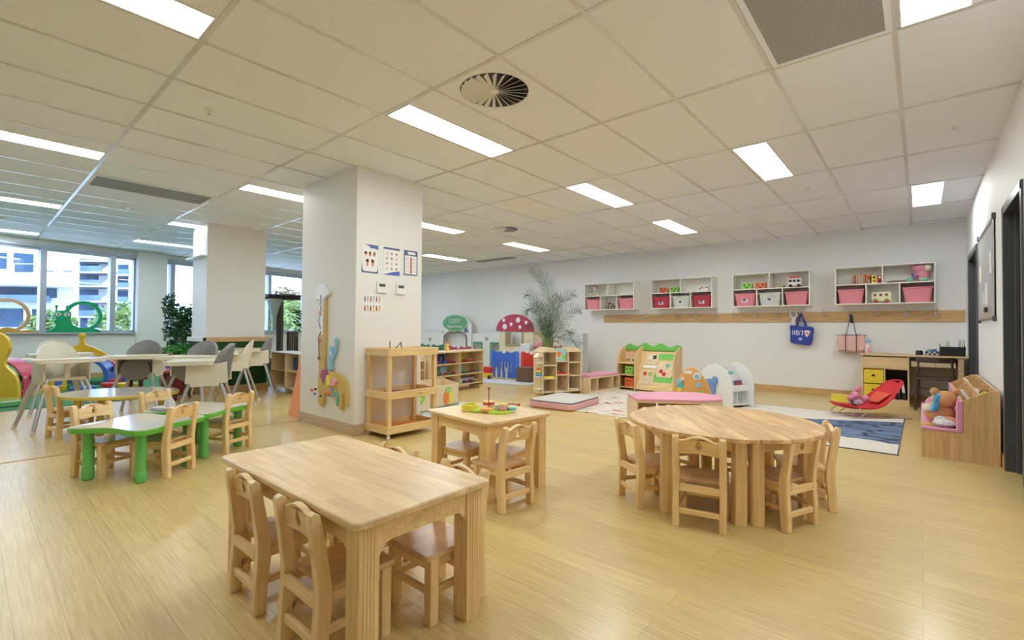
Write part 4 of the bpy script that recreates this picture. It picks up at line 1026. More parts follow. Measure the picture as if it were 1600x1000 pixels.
for k, (x, z) in enumerate(((.48, .109), (1.0, .109), (1.0, .150))): placed('flat_box', ('flat grey blue box lying on the bottom level, trolley side bay', 'flat grey blue box lowest in the rounded end bay', 'flat grey blue box lying on top of another in the rounded end bay')[k], 'box', MB().box(-.22, .22, -.08, .08, 0, .038), plain('pale_box', (.45, .53, .62), .5), shp(x, .20, z), R(96+2*k), 'flat boxes in the car shelf', .003)
e = E('stuffed_toy', 'yellow toy bird with a red hat on top of the car shelf', 'soft toy', shp(.50, .15, .685))
MB().ball((0, 0, .04), (.04, .035, .045)).build('body', YEL, e); MB().ball((0, 0, .105), .032).build('head', LYEL, e); MB().lathe([(.045, .125), (.03, .14), (0, .165)], n=14).build('hat', REDB, e)
# front shelf bit seen through the trolley: basket rack with toys
e = E('toy_shelf', 'low rack with red boxes seen through the trolley', 'shelf', (-6.0, 4.05, 0), R(92))
box_shelf(e, .8, .3, .56, [.01, .79], [.06, .22, .40, .55], (PLYZ, PLYX))
for k, (x, z, m, nm) in enumerate(((.5, .41, REDB, 'red box on the upper level of the low rack'), (.28, .23, RED, 'red box on the middle level of the low rack'), (.6, .07, plain('navy', (.02, .04, .18), .5), 'navy box on the bottom level of the low rack'))):
    v = Matrix.Translation((-6.0, 4.05, 0)) @ Matrix.Rotation(R(92), 4, 'Z') @ Vector((x, .12, z))
    placed('storage_box', nm, 'box', MB().box(-.1, .1, -.08, .08, 0, .11), m, v, R(92), 'boxes in the low rack', .004)
# picture boxes
LIME3 = plain('tree_lime', (.30, .62, .06), .5, vary=.2, scale=20)
def pic_box(lab, x, y, w, h, rz, kind_):
    e = E('book_bin', lab, 'book bin', (x, y, 0), rz, 'painted birch bins')
    MB().box(0, w, 0, .015, .02, h).build('front_panel', PLYZ, e, bevel=.002)
    MB().box(0, w, .30, .315, .02, h+.06).build('back_panel', PLYZ, e, bevel=.002)
    for x_ in (0, w-.015): MB().prism([(0, .0), (.315, 0), (.315, h+.06), (0, h)], x_, x_+.015, 'YZ').build('side_panel', PLYX, e, bevel=.002)
    MB().box(0, w, 0, .315, .02, .035).build('base', PLYX, e)
    c = w*.55
    if kind_ == 'owl':
        MB().prism(circ(c-.04, .125, .055, 20, .095), -.006, 0, 'XZ').build('orange_wing', ORANGE, e)
        MB().prism(circ(c+.055, .125, .05, 20, .09), -.005, 0, 'XZ').build('yellow_wing', LYEL, e)
        MB().prism(circ(c+.005, .235, .06, 20, .04), -.007, 0, 'XZ').build('owl_head', LIME3, e)
        for s in (-.028, .035):
            y_ = MB().prism(circ(c+s, .24, .018, 14), -.011, -.007, 'XZ').build('eye', PAPER, e); MB().prism(circ(c+s, .24, .008, 10), -.013, -.011, 'XZ').build('pupil', BLACK, y_)
    else:
        MB().prism(circ(c, .20, .11, 20, .09), -.006, 0, 'XZ').build('painted_crown', LIME3, e)
        MB().box(c-.02, c+.02, -.006, 0, .03, .12).build('painted_trunk', STEM, e)
        for s, z in ((-.05, .23), (.04, .18), (.0, .14)): MB().prism(circ(c+s, z, .014, 12), -.010, -.006, 'XZ').build('painted_fruit', LYEL if s else BLACK, e)
pic_box('birch book bin painted with an orange and yellow owl', -4.86, 4.06, .50, .30, R(97), 'owl')
pic_box('birch book bin painted with a lime tree, half behind the trolley', -4.72, 3.46, .46, .30, R(95), 'tree')
placed('play_mat', 'pale blue grey mat under the painted book bins', 'mat', MB().prism(rrect(-.62, .62, -.60, .60, .04), 0, .012), plain('mat_blue', (.50, .60, .66), .6, vary=.25, scale=5), (-4.62, 4.12, 0), R(96), bevel=.004)
placed('play_mat', 'grey white mat in front of the blue playpen panel', 'mat', MB().prism(rrect(-.9, .9, -.35, .35, .04), 0, .012), plain('mat_grey', (.55, .58, .64), .6, vary=.35, scale=5), (-6.55, 7.0, 0), R(20), bevel=.004)
# playpen panels
def pen(lab, x, y, m, rz, w=.66, h=.60, bars=False):
    e = E('playpen_panel', lab, 'playpen panel', (x, y, 0), rz, 'coloured playpen panels')
    top = [(w/2*t/6, h-.02+.02*math.cos(math.pi*t/6*2)) for t in range(6, -7, -1)]
    o = [(-w/2, .02), (w/2, .02)]+[(w/2*t/6, h-.02+.02*math.cos(math.pi*t/3)) for t in range(6, -7, -1)]
    holes = [rrect(-.17+.08*k, -.13+.08*k, .14, .36, .018, 3) for k in range(5)] if bars else [circ(-.12, .3, .07, 16), circ(.12, .3, .07, 16)] if False else []
    MB().shape([o]+holes, -.02, .02, 'XZ').build('panel', m, e, bevel=.006)
    MB().prism(circ(0, h-.03, .045, 18, .035), -.035, .035, 'XZ').build('lock', WHITEP, e, bevel=.004)
    for s in (-1, 1): MB().lathe([(.03, 0), (.03, h-.04), (.02, h-.02)], (s*w/2, 0, 0), 12).build('end_post', m, e)
pen('green playpen panel showing only its wavy top above the car shelf', -9.15, 7.55, plain('pen_green', (.02, .18, .08), .4), 0, .86, .68)
pen('red playpen panel showing its wavy top above the car shelf', -8.10, 7.5, REDB, 0, .72, .665)
pen('bright blue playpen panel with white barred window', -6.78, 7.6, BLUE, R(4), .70, .60, True)
pen('red playpen panel with a white lock beside the blue one', -6.15, 7.75, RED, R(20), .42, .60)
placed('foam_cube', 'brown cube below the red playpen panel', 'cube', MB().box(-.16, .16, -.16, .16, 0, .30), plain('brown_foam', (.16, .09, .06), .8), (-6.02, 7.42, 0), R(15), bevel=.01)
e = E('toy_barrow', 'red and yellow toy barrow in front of the blue playpen panel', 'toy', (-7.0, 7.28, 0), R(20))
MB().prism([(-.10, .12), (.10, .12), (.13, .26), (-.13, .26)], -.08, .08, 'XZ').build('tub', RED, e, bevel=.01)
MB().box(-.11, .11, -.09, .09, .04, .13).build('chassis', YEL, e, bevel=.01)
for s in (-.1, .1): MB().tube([(s-.015, -.10, .045), (s+.015, -.10, .045)], .045, 12).build('wheel', BLACK, e)
for k, x in enumerate((-6.95, -6.83, -6.70, -6.58)):
    placed('skittle', 'grey skittle in the row before the blue panel, number %s' % ('one from the barrow', 'two from the barrow', 'three from the barrow', 'four from the barrow')[k], 'skittle',
           MB().lathe([(0, 0), (.02, 0), (.028, .08), (.02, .17), (.012, .2), (.018, .24), (0, .26)], n=12), plain('skittle_grey', (.55, .56, .58), .4), (x, 7.38+.02*k, 0), 0, 'grey skittles by the blue panel')
# supermarket play front and white fences
GW = plain('sign_green', (.10, .34, .12), .4); ARCHB = plain('arch_brown', (.30, .12, .10), .5)
def fence(lab, x0, x1, y, h, wins=()):
    e = E('play_fence', lab, 'play fence', (x0, y, 0), 0, 'low white play fences along the back wall')
    w = x1-x0; holes = [[(a, .42), (a+.28, .42), (a+.28, .66), (a, .66)] for a in wins]
    MB().shape([[(0, 0), (w, 0), (w, h), (0, h)]]+holes, 0, .03, 'XZ').build('panel', WHITEP, e, bevel=.003)
    for a in wins:
        MB().shape([[(a-.04, 0), (a+.32, 0), (a+.32, .70), (a-.04, .70)], [(a, .02), (a+.28, .02), (a+.28, .66), (a, .66)]], -.012, .0, 'XZ').build('green_frame', LIMEG if False else GREEN, e, bevel=.002)
    return e
f1 = fence('white play fence with a tulip mark next to the poster pillar', -11.9, -10.86, 9.30, .92)
f2 = fence('white play fence with two green framed windows beside the mushroom house', -9.50, -8.06, 9.30, .93, (.08, .72))
def mark(par, x, z, s=1):
    b = MB(); b.shape([circ(0, .02, .03*s, 12), circ(0, .02, .018*s, 10)], -.008, 0, 'XZ') if False else None
    b.text('24', .13*s, Matrix.Translation((x, -.006, z)) @ Matrix.Rotation(R(90), 4, 'X')); b.build('printed_mark', BLACK, par)
mark(f1, .55, .72); mark(f2, .54, .78)
e = E('play_shop_front', 'white toy supermarket arch with an oval green sign', 'play shop', (-10.86, 9.28, 0))
w = 1.32
o = [(0, 0), (w, 0), (w, 1.20)]+circ(w/2, 1.16, w/2-.02, 16, .29, 8, 172)+[(0, 1.20)]
h_ = [(.20, .05)]+[(w-.20, .05), (w-.20, .80)]+circ(w/2, .80, w/2-.20, 12, .17, 0, 180)
MB().shape([o, h_], 0, .035, 'XZ').build('arch_panel', WHITEP, e, bevel=.003)
MB().shape([[(.16, .0), (w-.16, 0), (w-.16, .80)]+circ(w/2, .80, w/2-.16, 12, .20, 0, 180), [(.20, .0), (w-.20, .0), (w-.20, .80)]+circ(w/2, .80, w/2-.20, 12, .17, 0, 180)], -.015, 0, 'XZ').build('arch_trim', ARCHB, e)
for s in (.165, w-.195): MB().box(s, s+.03, -.02, -.014, 0, .72).build('green_trim', GREEN, e)
MB().prism(circ(w/2, 1.22, .52, 32, .23), -.02, 0, 'XZ').build('oval_sign', GW, e)
MB().shape([circ(w/2, 1.22, .54, 32, .245), circ(w/2, 1.22, .51, 32, .225)], -.022, 0, 'XZ').build('sign_rim', plain('rim_pale_green', (.45, .70, .42), .5), e)
MB().text('COSY', .17, Matrix.Translation((w/2, -.024, 1.28)) @ Matrix.Rotation(R(90), 4, 'X'), sx=1.1).build('sign_word', PAPER, e)
MB().text('Supermarket', .12, Matrix.Translation((w/2, -.024, 1.12)) @ Matrix.Rotation(R(90), 4, 'X')).build('sign_word', PAPER, e)
MB().text('WELCOME', .10, Matrix.Translation((w/2-.03, -.006, .955)) @ Matrix.Rotation(R(90), 4, 'X'), sx=1.1).build('welcome_word', plain('navy_print', (.03, .03, .10), .5), e)
mark(e, .13, .95, .8)
g = MB().prism(circ(1.12, .99, .09, 14, .05), -.016, 0, 'XZ').prism([(1.05, 1.03), (1.18, 1.03), (1.13, 1.15), (1.08, 1.15)], -.018, 0, 'XZ'); g.build('printed_trolley', plain('print_blue_grey', (.12, .16, .30), .5), e, weld=False)
# mushroom house
e = E('mushroom_house', 'toy house front with a red white-spotted mushroom roof and a window', 'play house', (-8.02, 8.72, 0))
w = 1.16; CRM = plain('house_cream', (.76, .68, .50), .5)
o = [(.06, 0), (w-.04, 0), (w-.04, 1.03), (.06, 1.03)]
MB().shape([o, [(.30, .68), (.82, .68), (.82, 1.0), (.30, 1.0)]], 0, .03, 'XZ').build('wall_panel', CRM, e, bevel=.002)
MB().shape([[(.27, .65), (.85, .65), (.85, 1.03), (.27, 1.03)], [(.32, .70), (.80, .70), (.80, .98), (.32, .98)]], -.02, .0, 'XZ').build('window_trim', plain('olive_trim', (.36, .33, .16), .5), e)
for x_ in (.05, w-.05): MB().box(x_-.01, x_+.01, .03, .45, 0, 1.02).build('side_panel', CRM, e)
MB().prism([(0, 1.01)]+circ(w/2, 1.02, w/2+.02, 20, .40, 0, 180)[::-1]+[(w, 1.01)], -.035, -.005, 'XZ').build('mushroom_roof', plain('mushroom_red', (.42, .03, .08), .45), e, bevel=.004)
for cx, cz, r in ((.24, 1.28, .045), (.27, 1.12, .07), (.48, 1.18, .045), (.70, 1.28, .065), (.76, 1.11, .045), (.95, 1.22, .045)): MB().prism(circ(cx, cz, r, 16), -.040, -.035, 'XZ').build('roof_spot', PAPER, e)
# things beyond the window: cupboard of play kitchen
e = E('play_kitchen', 'white toy sink unit with a tap standing before the mushroom house', 'play kitchen', (-6.86, 8.05, 0))
MB().box(0, .40, 0, .32, 0, .66).build('cabinet', WHITEP, e, bevel=.006); MB().box(.12, .40, .02, .30, .66, .74).build('splash_box', WHITEP, e, bevel=.01)
MB().tube([(.2, .2, .74), (.2, .2, .82), (.2, .10, .83), (.2, .08, .79)], .01).build('tap', CHROME, e)
e = E('toy_table', 'toy counter with a dark red round top behind the red playpen panel', 'play table', (-6.05, 8.25, 0))
MB().lathe([(.35, .66), (.36, .70), (.34, .715)], n=26, sx=1.1).build('table_top', plain('top_plum', (.42, .16, .18), .4), e)
MB().lathe([(.16, 0), (.06, .04), (.05, .66)], n=16).build('pedestal', CRM, e)
placed('toy_pan', 'pink toy pan set piled on the dark red round top', 'toy', MB().lathe([(0, 0), (.08, 0), (.09, .05), (.08, .05), (.07, .01), (0, .01)], n=16).ball((.05, .0, .07), .03).tube([(.08, 0, .04), (.22, 0, .08)], .012), PNKT, (-6.25, 8.1, .715), R(60))
placed('grey_cupboard', 'pale grey cupboard panel behind the palm pot', 'cupboard', MB().box(-.26, .26, -.1, .1, 0, .98), plain('cupboard_grey', (.62, .66, .70), .5), (-5.80, 8.85, 0), 0, bevel=.004)
# palm
e = E('potted_palm', 'tall feathery palm in a pale green pot before the back wall', 'potted palm', (-5.22, 7.05, 0))
MB().lathe([(0, 0), (.15, 0), (.2, .35), (.21, .38), (.19, .38), (.18, .33), (0, .33)], n=24).build('pot', plain('palm_pot', (.48, .52, .38), .6), e)
b = MB()
for k in range(5): a = k*1.26+.3; b.tube([(.05*math.cos(a), .05*math.sin(a), .33), (.06*math.cos(a), .06*math.sin(a), .80), (.05*math.cos(a), .05*math.sin(a), .95)], [.035, .03, .012], 8)
for k in range(9): a = k*.7; b.tube([(.05*math.cos(a), .05*math.sin(a), .33), (.09*math.cos(a), .09*math.sin(a), .62), (.10*math.cos(a), .10*math.sin(a), .9)], [.014, .012, .008], 6)
b.build('stem', plain('palm_stem', (.20, .26, .08), .6, vary=.3), e, weld=False)
rr = random.Random(5)
b = MB()
# each frond: points (sideways, up, towards the wall), the first at the crown
FR = [((.02, .95, 0), (.03, 1.35, .05), (0, 1.80, .1), (-.12, 2.03, .12), (-.31, 2.17, .15)),
      ((0, .9, 0), (-.10, 1.25, .1), (-.24, 1.62, .15), (-.34, 1.73, .2), (-.43, 1.70, .2)),
      ((.03, .9, 0), (.12, 1.30, -.1), (.20, 1.55, -.15), (.33, 1.68, -.2), (.45, 1.72, -.2)),
      ((.05, .9, 0), (.22, 1.18, 0), (.38, 1.38, .05), (.52, 1.45, .05), (.63, 1.42, .05)),
      ((-.02, .9, 0), (-.12, 1.20, -.1), (-.24, 1.42, -.2), (-.36, 1.44, -.25), (-.44, 1.32, -.25)),
      ((-.03, .85, 0), (-.18, 1.08, -.1), (-.30, 1.18, -.2), (-.40, 1.12, -.3)),
      ((.04, .85, 0), (.20, .98, .1), (.34, 1.06, .1), (.46, .98, .1)),
      ((.05, .8, 0), (.2, .86, -.1), (.40, .90, -.2), (.56, .80, -.2)),
      ((.01, .95, 0), (.05, 1.30, -.2), (.10, 1.55, -.35), (.14, 1.66, -.5)),
      ((0, .9, 0), (-.04, 1.2, .2), (-.10, 1.45, .3), (-.2, 1.58, .35)),
      ((.0, .85, 0), (-.02, 1.0, -.25), (-.06, 1.08, -.45), (-.08, 1.0, -.6))]
ex, ey = .7565, .654
for k, fr in enumerate(FR):
    pts = [Vector((ex*r_-ey*d_, ey*r_+ex*d_, z_)) for r_, z_, d_ in cat([(.02*math.cos(k), .5, .02*math.sin(k))]+list(fr), 7, False)]
    out_ = [pts[0]]; acc_ = 0
    for p_, q_ in zip(pts, pts[1:]):
        seg = (q_-p_).length; t_ = .04-acc_
        while t_ < seg: out_.append(p_.lerp(q_, t_/seg)); t_ += .04
        acc_ = seg-(t_-.04)
    pts = out_; n = len(pts); b.tube(pts, [.009*(1-.85*i/n) for i in range(n)], 5)
    start = int(n*.34)
    for i in range(start, n):
        d = (pts[i]-pts[i-1]); d.normalize()
        sd = d.cross(Vector((ey, -ex, 0))).normalized()      # leaflets spread in the frond's own plane
        t = (i-start)/(n-start)
        for s in (-1, 1):
            ln = (.09+.16*math.sin(math.pi*(t*.85+.12)))*rr.uniform(.85, 1.1)
            q = pts[i]+(sd*s*.75+d*.8+Vector((0, 0, -.05-.15*t))+Vector((rr.gauss(0, .05), rr.gauss(0, .05), 0))).normalized()*ln
            wv = d*.0062; mid = (pts[i]+q)/2+Vector((0, 0, .012))
            b.f([b.v(pts[i]-wv), b.v(mid-wv), b.v(q), b.v(mid+wv), b.v(pts[i]+wv)])
b.build('frond', PALMG, e, smooth=0, weld=False)
# castle shelf
CA = math.atan2(.93, .37)    # front edge direction
e = E('castle_shelf', 'birch shelf of nine cells with domed tops next to the pink cushion', 'shelf', (-4.60, 6.08, 0), CA)   # local x along the front, local y = back
W3 = .76; d3 = .30; c3 = [.01, .265, .50, .75]
hs = (.70, .62, .70)
for x, h in zip(c3, (.70, .70, .70, .70)): MB().box(x-.009, x+.009, 0, d3, .02, h).build('upright', PLYZ, e, bevel=.002)
for i in range(3):
    a, c = c3[i], c3[i+1]
    zs = [.05, .265, .48] if i == 0 else ([.05, .32, .54] if i == 1 else [.05, .30, .52])
    for z in zs: MB().box(a, c, 0, d3, z-.009, z+.009).build('shelf_board', PLYX, e, bevel=.002)
    MB().box(a, c, d3-.008, d3, .04, .70 if i != 1 else .55).build('back_panel', plain('shelf_back_lilac', (.62, .58, .58), .6), e)
    if i != 1:
        MB().prism([(a-.02, .695)]+[(a-.02+(c-a+.04)*t/8, .70+.075*math.sin(math.pi*t/8)**1.5) for t in range(9)][0:]+[(c+.02, .695)], -.015, d3+.01, 'XZ').build('dome_top', PLYX, e, bevel=.003)
for z in (.10, .30, .52): MB().box(-.10, .0, 0, .10, z, z+.012).build('side_shelf', WHITEP, e)
MB().prism([(-.11, .62), (-.05, .68), (.0, .66), (.0, .62)], 0, .12, 'XZ').build('side_roof', PLYX, e)
CS = Matrix.Translation((-4.60, 6.08, 0)) @ Matrix.Rotation(CA, 4, 'Z')
def csp(x, y, z): v = CS @ Vector((x, y, z)); return (v.x, v.y, v.z)
e = E('stacking_toy', 'rainbow stacking cups on the outer side shelf of the castle shelf', 'stacking toy', csp(-.05, .05, .312))
for k, m in enumerate((BLUE, TEAL, GREEN, LYEL, ORANGE, RED)): MB().lathe([(.045-.003*k, .022*k), (.043-.003*k, .022*k+.021)], n=18).build('cup', m, e)
e = E('bead_maze', 'bead maze with two wire arches and painted side panels on the castle shelf', 'bead maze', csp(.38, .14, .549), CA)
MB().box(-.10, .10, -.09, .09, 0, .20).build('painted_box', plain('maze_teal', (.38, .62, .62), .5, vary=.4, scale=18), e, bevel=.003)
for s, m in ((-.05, PLYX), (.055, PLYX)): MB().tube([(s-.035, 0, .20), (s-.035, 0, .30), (s-.018, 0, .34), (s+.018, 0, .34), (s+.035, 0, .30), (s+.035, 0, .20)], .005, 6).build('wire_arch', m, e)
MB().prism(circ(-.04, .11, .045, 14), -.096, -.09, 'XZ').build('painted_flower', ORANGE, e); MB().prism(circ(.05, .06, .035, 14), -.096, -.09, 'XZ').build('painted_leaf', LIMEG, e)
for q in ((-.03, 0, .22), (.06, 0, .23), (.02, 0, .215)): MB().ball(q, .012).build('bead', RED if q[0] < 0 else GREEN, e)
placed('toy_tray', 'red and grey toy tray in the middle cell of the castle shelf', 'toy', MB().box(-.10, .10, -.06, .06, 0, .02).ball((-.03, 0, .03), (.03, .03, .018)).ball((.05, .01, .03), (.02, .02, .02)), RED, csp(.385, .10, .33), CA, bevel=.003)
placed('toy_tray', 'yellow flat toy in the lower cell at the end of the castle shelf', 'toy', MB().box(-.10, .10, -.06, .06, 0, .025), LYEL, csp(.14, .08, .275), CA, bevel=.003)
placed('toy_block', 'small orange block in the castle shelf cell closest to the bench', 'toy', MB().box(-.03, .03, -.02, .02, 0, .03), ORANGE, csp(.57, .08, .31), CA, bevel=.003)
placed('toy_tray', 'pale flat toy in the bottom cell closest to the bench', 'toy', MB().box(-.09, .09, -.06, .06, 0, .02), FURW, csp(.63, .08, .06), CA, bevel=.003)
# bench with pink top
e = E('low_bench', 'low open birch bench with a pink padded top against the back corner', 'bench', (-4.17, 6.82, 0), R(86))  # local x along front
MB().box(0, .92, 0, .40, .265, .30).build('pink_pad', PINKC, e, bevel=.008)
MB().box(0, .92, 0, .40, .245, .265).build('top_board', PLYX, e); MB().box(0, .92, 0, .40, .0, .03).build('base_board', PLYX, e)
for x in (.0, .22, .68, .902): MB().box(x, x+.018, 0, .40, .03, .245).build('upright', PLYZ, e)
MB().box(0, .92, .39, .40, .03, .245).build('back_panel', plain('bench_back', (.55, .48, .44), .6), e)
# floor cushion
e = E('floor_cushion', 'thick floor cushion, grey on top and pink at the sides', 'cushion', (-3.80, 5.55, 0), R(6))
MB().prism(rrect(-.34, .34, -.44, .44, .08), .004, .10).build('pink_side', plain('cushion_pink', (.72, .40, .44), .8), e, bevel=.03, seg=4)
MB().prism(rrect(-.325, .325, -.425, .425, .08), .094, .112).build('grey_top', plain('cushion_grey', (.60, .57, .53), .9), e, bevel=.008)
b = MB(); q = rrect(-.333, .333, -.433, .433, .08); b.tube([(x, y, .101) for x, y in q], .005, 6, closed=True); b.build('piping', plain('piping_dark', (.08, .08, .10), .7), e)
# patterned rug
def rug_mat():
    m, nt, b = _new('patterned_rug'); N, L = nt.nodes, nt.links
    tc = N.new('ShaderNodeTexCoord'); mp = N.new('ShaderNodeMapping'); mp.inputs['Scale'].default_value = (1.5, 3.6, 1)
    vo = N.new('ShaderNodeTexNoise'); vo.inputs['Scale'].default_value = 1.7; vo.inputs['Detail'].default_value = 2
    L.new(tc.outputs['Object'], mp.inputs['Vector']); L.new(mp.outputs['Vector'], vo.inputs['Vector'])
    rp = N.new('ShaderNodeValToRGB'); rp.color_ramp.interpolation = 'CONSTANT'; cr = rp.color_ramp
    stops = ((0, (.12, .02, .05)), (.33, (.64, .32, .28)), (.39, (.70, .64, .56)), (.43, (.50, .50, .46)), (.46, (.74, .68, .58)), (.52, (.72, .46, .42)), (.55, (.72, .68, .60)), (.60, (.70, .58, .36)), (.64, (.48, .50, .50)))
    cr.elements[0].color = stops[0][1]+(1,); cr.elements[1].position = .95; cr.elements[1].color = (.7, .6, .5, 1)
    for p, c in stops[1:]: q = cr.elements.new(p); q.color = c+(1,)
    L.new(vo.outputs['Fac'], rp.inputs['Fac']); L.new(rp.outputs['Color'], b.inputs['Base Color']); b.inputs['Roughness'].default_value = .95
    return m
placed('rug', 'cream rug with faded pink, plum and grey brush strokes under the floor cushion', 'rug', MB().prism(rrect(-1.05, 1.05, -1.2, 1.2, .01), 0, .006), rug_mat(), (-3.22, 6.46, 0), 0)
# green topped display shelf
GRS = plain('hill_green', (.16, .55, .10), .5, vary=.05)
e = E('display_shelf', 'pine display shelf with a green wavy crest and picture panels', 'shelf', (-4.19, 7.76, 0))
MB().prism([(0, 0), (.38, 0), (.38, .78), (.26, .76), (.12, .70), (.03, .60), (0, .48)], 0, .018, 'YZ').build('side_panel', PINEZ, e, bevel=.002)
for x in (.34, 1.04): MB().prism([(0, 0), (.38, 0), (.38, .78), (.26, .76), (.12, .70), (.03, .60), (0, .48)], x, x+.018, 'YZ').build('side_panel', PINEZ, e, bevel=.002)
for z in (.04, .26, .47): MB().box(.018, .34, .0, .37, z-.009, z+.009).build('shelf_board', PINEX, e, bevel=.002)
MB().box(.018, 1.05, .365, .38, .0, .74).build('back_panel', PINEX, e)
o = [(0, .70)]+[(1.06*t/24, .775+.03*math.sin(t*.9)+.03*math.sin(math.pi*t/24)) for t in range(25)]+[(1.06, .70)]
MB().prism(o, .34, .364, 'XZ').build('green_crest', GRS, e, bevel=.002)
b = MB().prism([(.02, .02), (.10, .02), (.34, .66), (.33, .68)], .36, 1.04, 'YZ'); b.build('display_face', PINEX, e)
def onface(x0, x1, s0, s1, name, mat, lift=.004, par=None):
    """panel on the sloping face; s = fraction up the slope"""
    def q(s, l): return (.02+(.33-.02)*s-l*.9, .02+.66*s+l*.4)
    a0, a1 = q(s0, 0), q(s1, 0); b0, b1 = q(s0, lift), q(s1, lift)
    return MB().prism([a0, a1, b1, b0], x0, x1, 'YZ').build(name, mat, par or e)
PIC = plain('picture_print', (.78, .60, .40), .5, vary=.35, scale=16)
onface(.36, 1.04, .22, .42, 'green_hill', GRS); onface(.6, 1.04, .80, .95, 'green_hill', GRS)
onface(.36, .42, .0, .98, 'stile', PINEZ, .008); onface(.99, 1.04, .0, .98, 'stile', PINEZ, .008)
for x0_, x1_, s0_, s1_, nm in ((.44, .68, .66, .94, 'picture_panel'), (.70, .97, .34, .74, 'picture_panel'), (.40, .66, .14, .50, 'picture_panel')):
    p = onface(x0_, x1_, s0_, s1_, nm, PIC, .014)
onface(.42, .68, .56, .64, 'white_strip', PAPER, .01)
for x0_, s0_, m in ((.46, .36, RED), (.55, .36, LIMEG), (.74, .45, RED), (.84, .60, TEAL), (.80, .38, RED), (.50, .78, PAPER), (.58, .80, BLACK)): onface(x0_, x0_+.06, s0_, s0_+.09, 'printed_shape', m, .018)
e1 = E('face_cube', 'green cube with a smiling face on the middle level of the display shelf', 'toy cube', (-3.96, 7.86, .27), 0, 'foam cubes with faces')
def face_cube(e, m, s, face='smile'):
    MB().box(-s, s, -s, s, 0, 2*s).build('cube', m, e, bevel=.004)
    for sx in (-1, 1): MB().prism(circ(sx*s*.4, s*1.3, s*.16, 10, s*.26), -s-.003, -s, 'XZ').build('eye', BLACK, e)
    MB().prism([(-s*.4, s*.65), (-s*.2, s*.42), (s*.2, s*.42), (s*.4, s*.65), (0, s*.55)], -s-.003, -s, 'XZ').build('mouth', BLACK, e)
    return e
face_cube(e1, LIMEG, .075)
e2_ = face_cube(E('face_cube', 'orange red cube with a face on the bottom level of the display shelf', 'toy cube', (-3.96, 7.86, .05), 0, 'foam cubes with faces'), plain('cube_orange', (.80, .16, .06), .5), .08)
def toyhouse(lab, loc, rz, s=1, g=None):
    e = E('toy_house', lab, 'toy', loc, rz, g)
    MB().box(-.10*s, .10*s, -.05*s, .05*s, 0, .10*s).build('lower_block', PLYX, e, bevel=.002); MB().box(-.09*s, .09*s, -.05*s, .05*s, .105*s, .18*s).build('upper_block', FIG[0], e, bevel=.002)
    for k in range(4): MB().box((-.08+.045*k)*s, (-.06+.045*k)*s, -.054*s, -.05*s, .02*s, .07*s).build('painted_window', (RED, BLACK, LIMEG, BLACK)[k], e)
toyhouse('stack of printed wooden blocks on the top level of the display shelf', (-3.98, 7.92, .48), 0)
# pink topped six sided table with orange play board, sheep book shelf
e = E('low_bench', 'open cabinet bench with chamfered corners and a pink padded top behind the round table', 'bench', (0, 0, 0))
P_ = [(-2.66, 5.20), (-2.40, 4.92), (-1.84, 5.30), (-1.68, 5.55), (-1.80, 5.86), (-2.12, 5.95), (-2.52, 5.68)]
cx, cy = -2.12, 5.5
e.location = (cx, cy, 0); P_ = [(x-cx, y-cy) for x, y in P_]
MB().prism(P_, .275, .305).build('pink_pad', PINKC, e, bevel=.006)
MB().prism(P_, .262, .275).build('top_board', PLYX, e); MB().prism(P_, 0, .02).build('base_board', PLYX, e)
for (a, c) in ((P_[0], P_[1]), (P_[2], P_[3]), (P_[6], P_[0])):
    MB().bar((a[0], a[1], .141), (c[0], c[1], .141), .016, .24).build('side_board', PLYZ, e)
MB().bar((P_[4][0]*.9, P_[4][1]*.9, .141), (P_[6][0]*.9, P_[6][1]*.9, .141), .016, .24).build('back_panel', PINEX, e)
e = E('busy_board', 'orange dome shaped busy board with wheels and dials behind the round table', 'busy board', (-2.27, 6.24, 0), R(14))
o = [(-.26, .0), (.28, .0)]+[(.28, .22), (.20, .42), (.06, .56), (-.06, .575), (-.16, .50), (-.24, .36), (-.30, .22)]
o = [(x*.84, z) for x, z in o]
BO = plain('busy_orange', (.74, .40, .12), .5, vary=.08)
MB().prism(cat(o, 4), 0, .05, 'XZ').build('board', BO, e, bevel=.004)
for x, z, r, m in ((.06, .47, .05, PAPER), (.06, .47, .032, SKYB), (.08, .36, .032, SKYB), (-.17, .40, .035, SKYB), (-.12, .43, .03, PLYX), (-.15, .34, .045, TEAL), (-.16, .29, .03, LYEL), (-.06, .28, .05, BO), (.10, .27, .025, LIMEG)):
    MB().prism(circ(x, z, r, 18), -.012-(.008 if m is SKYB else 0), 0, 'XZ').build('dial', m, e, bevel=.002)
MB().prism(cat([(-.02, .20), (.06, .26), (.14, .25), (.16, .20)], 4), -.01, 0, 'XZ').build('orange_fin', plain('fin_orange', (.88, .36, .02), .5), e)
MB().prism(rrect(-.10, .0, .50, .54, .015), -.004, 0, 'XZ').build('pale_window', FIG[0] if False else PAPER, e)
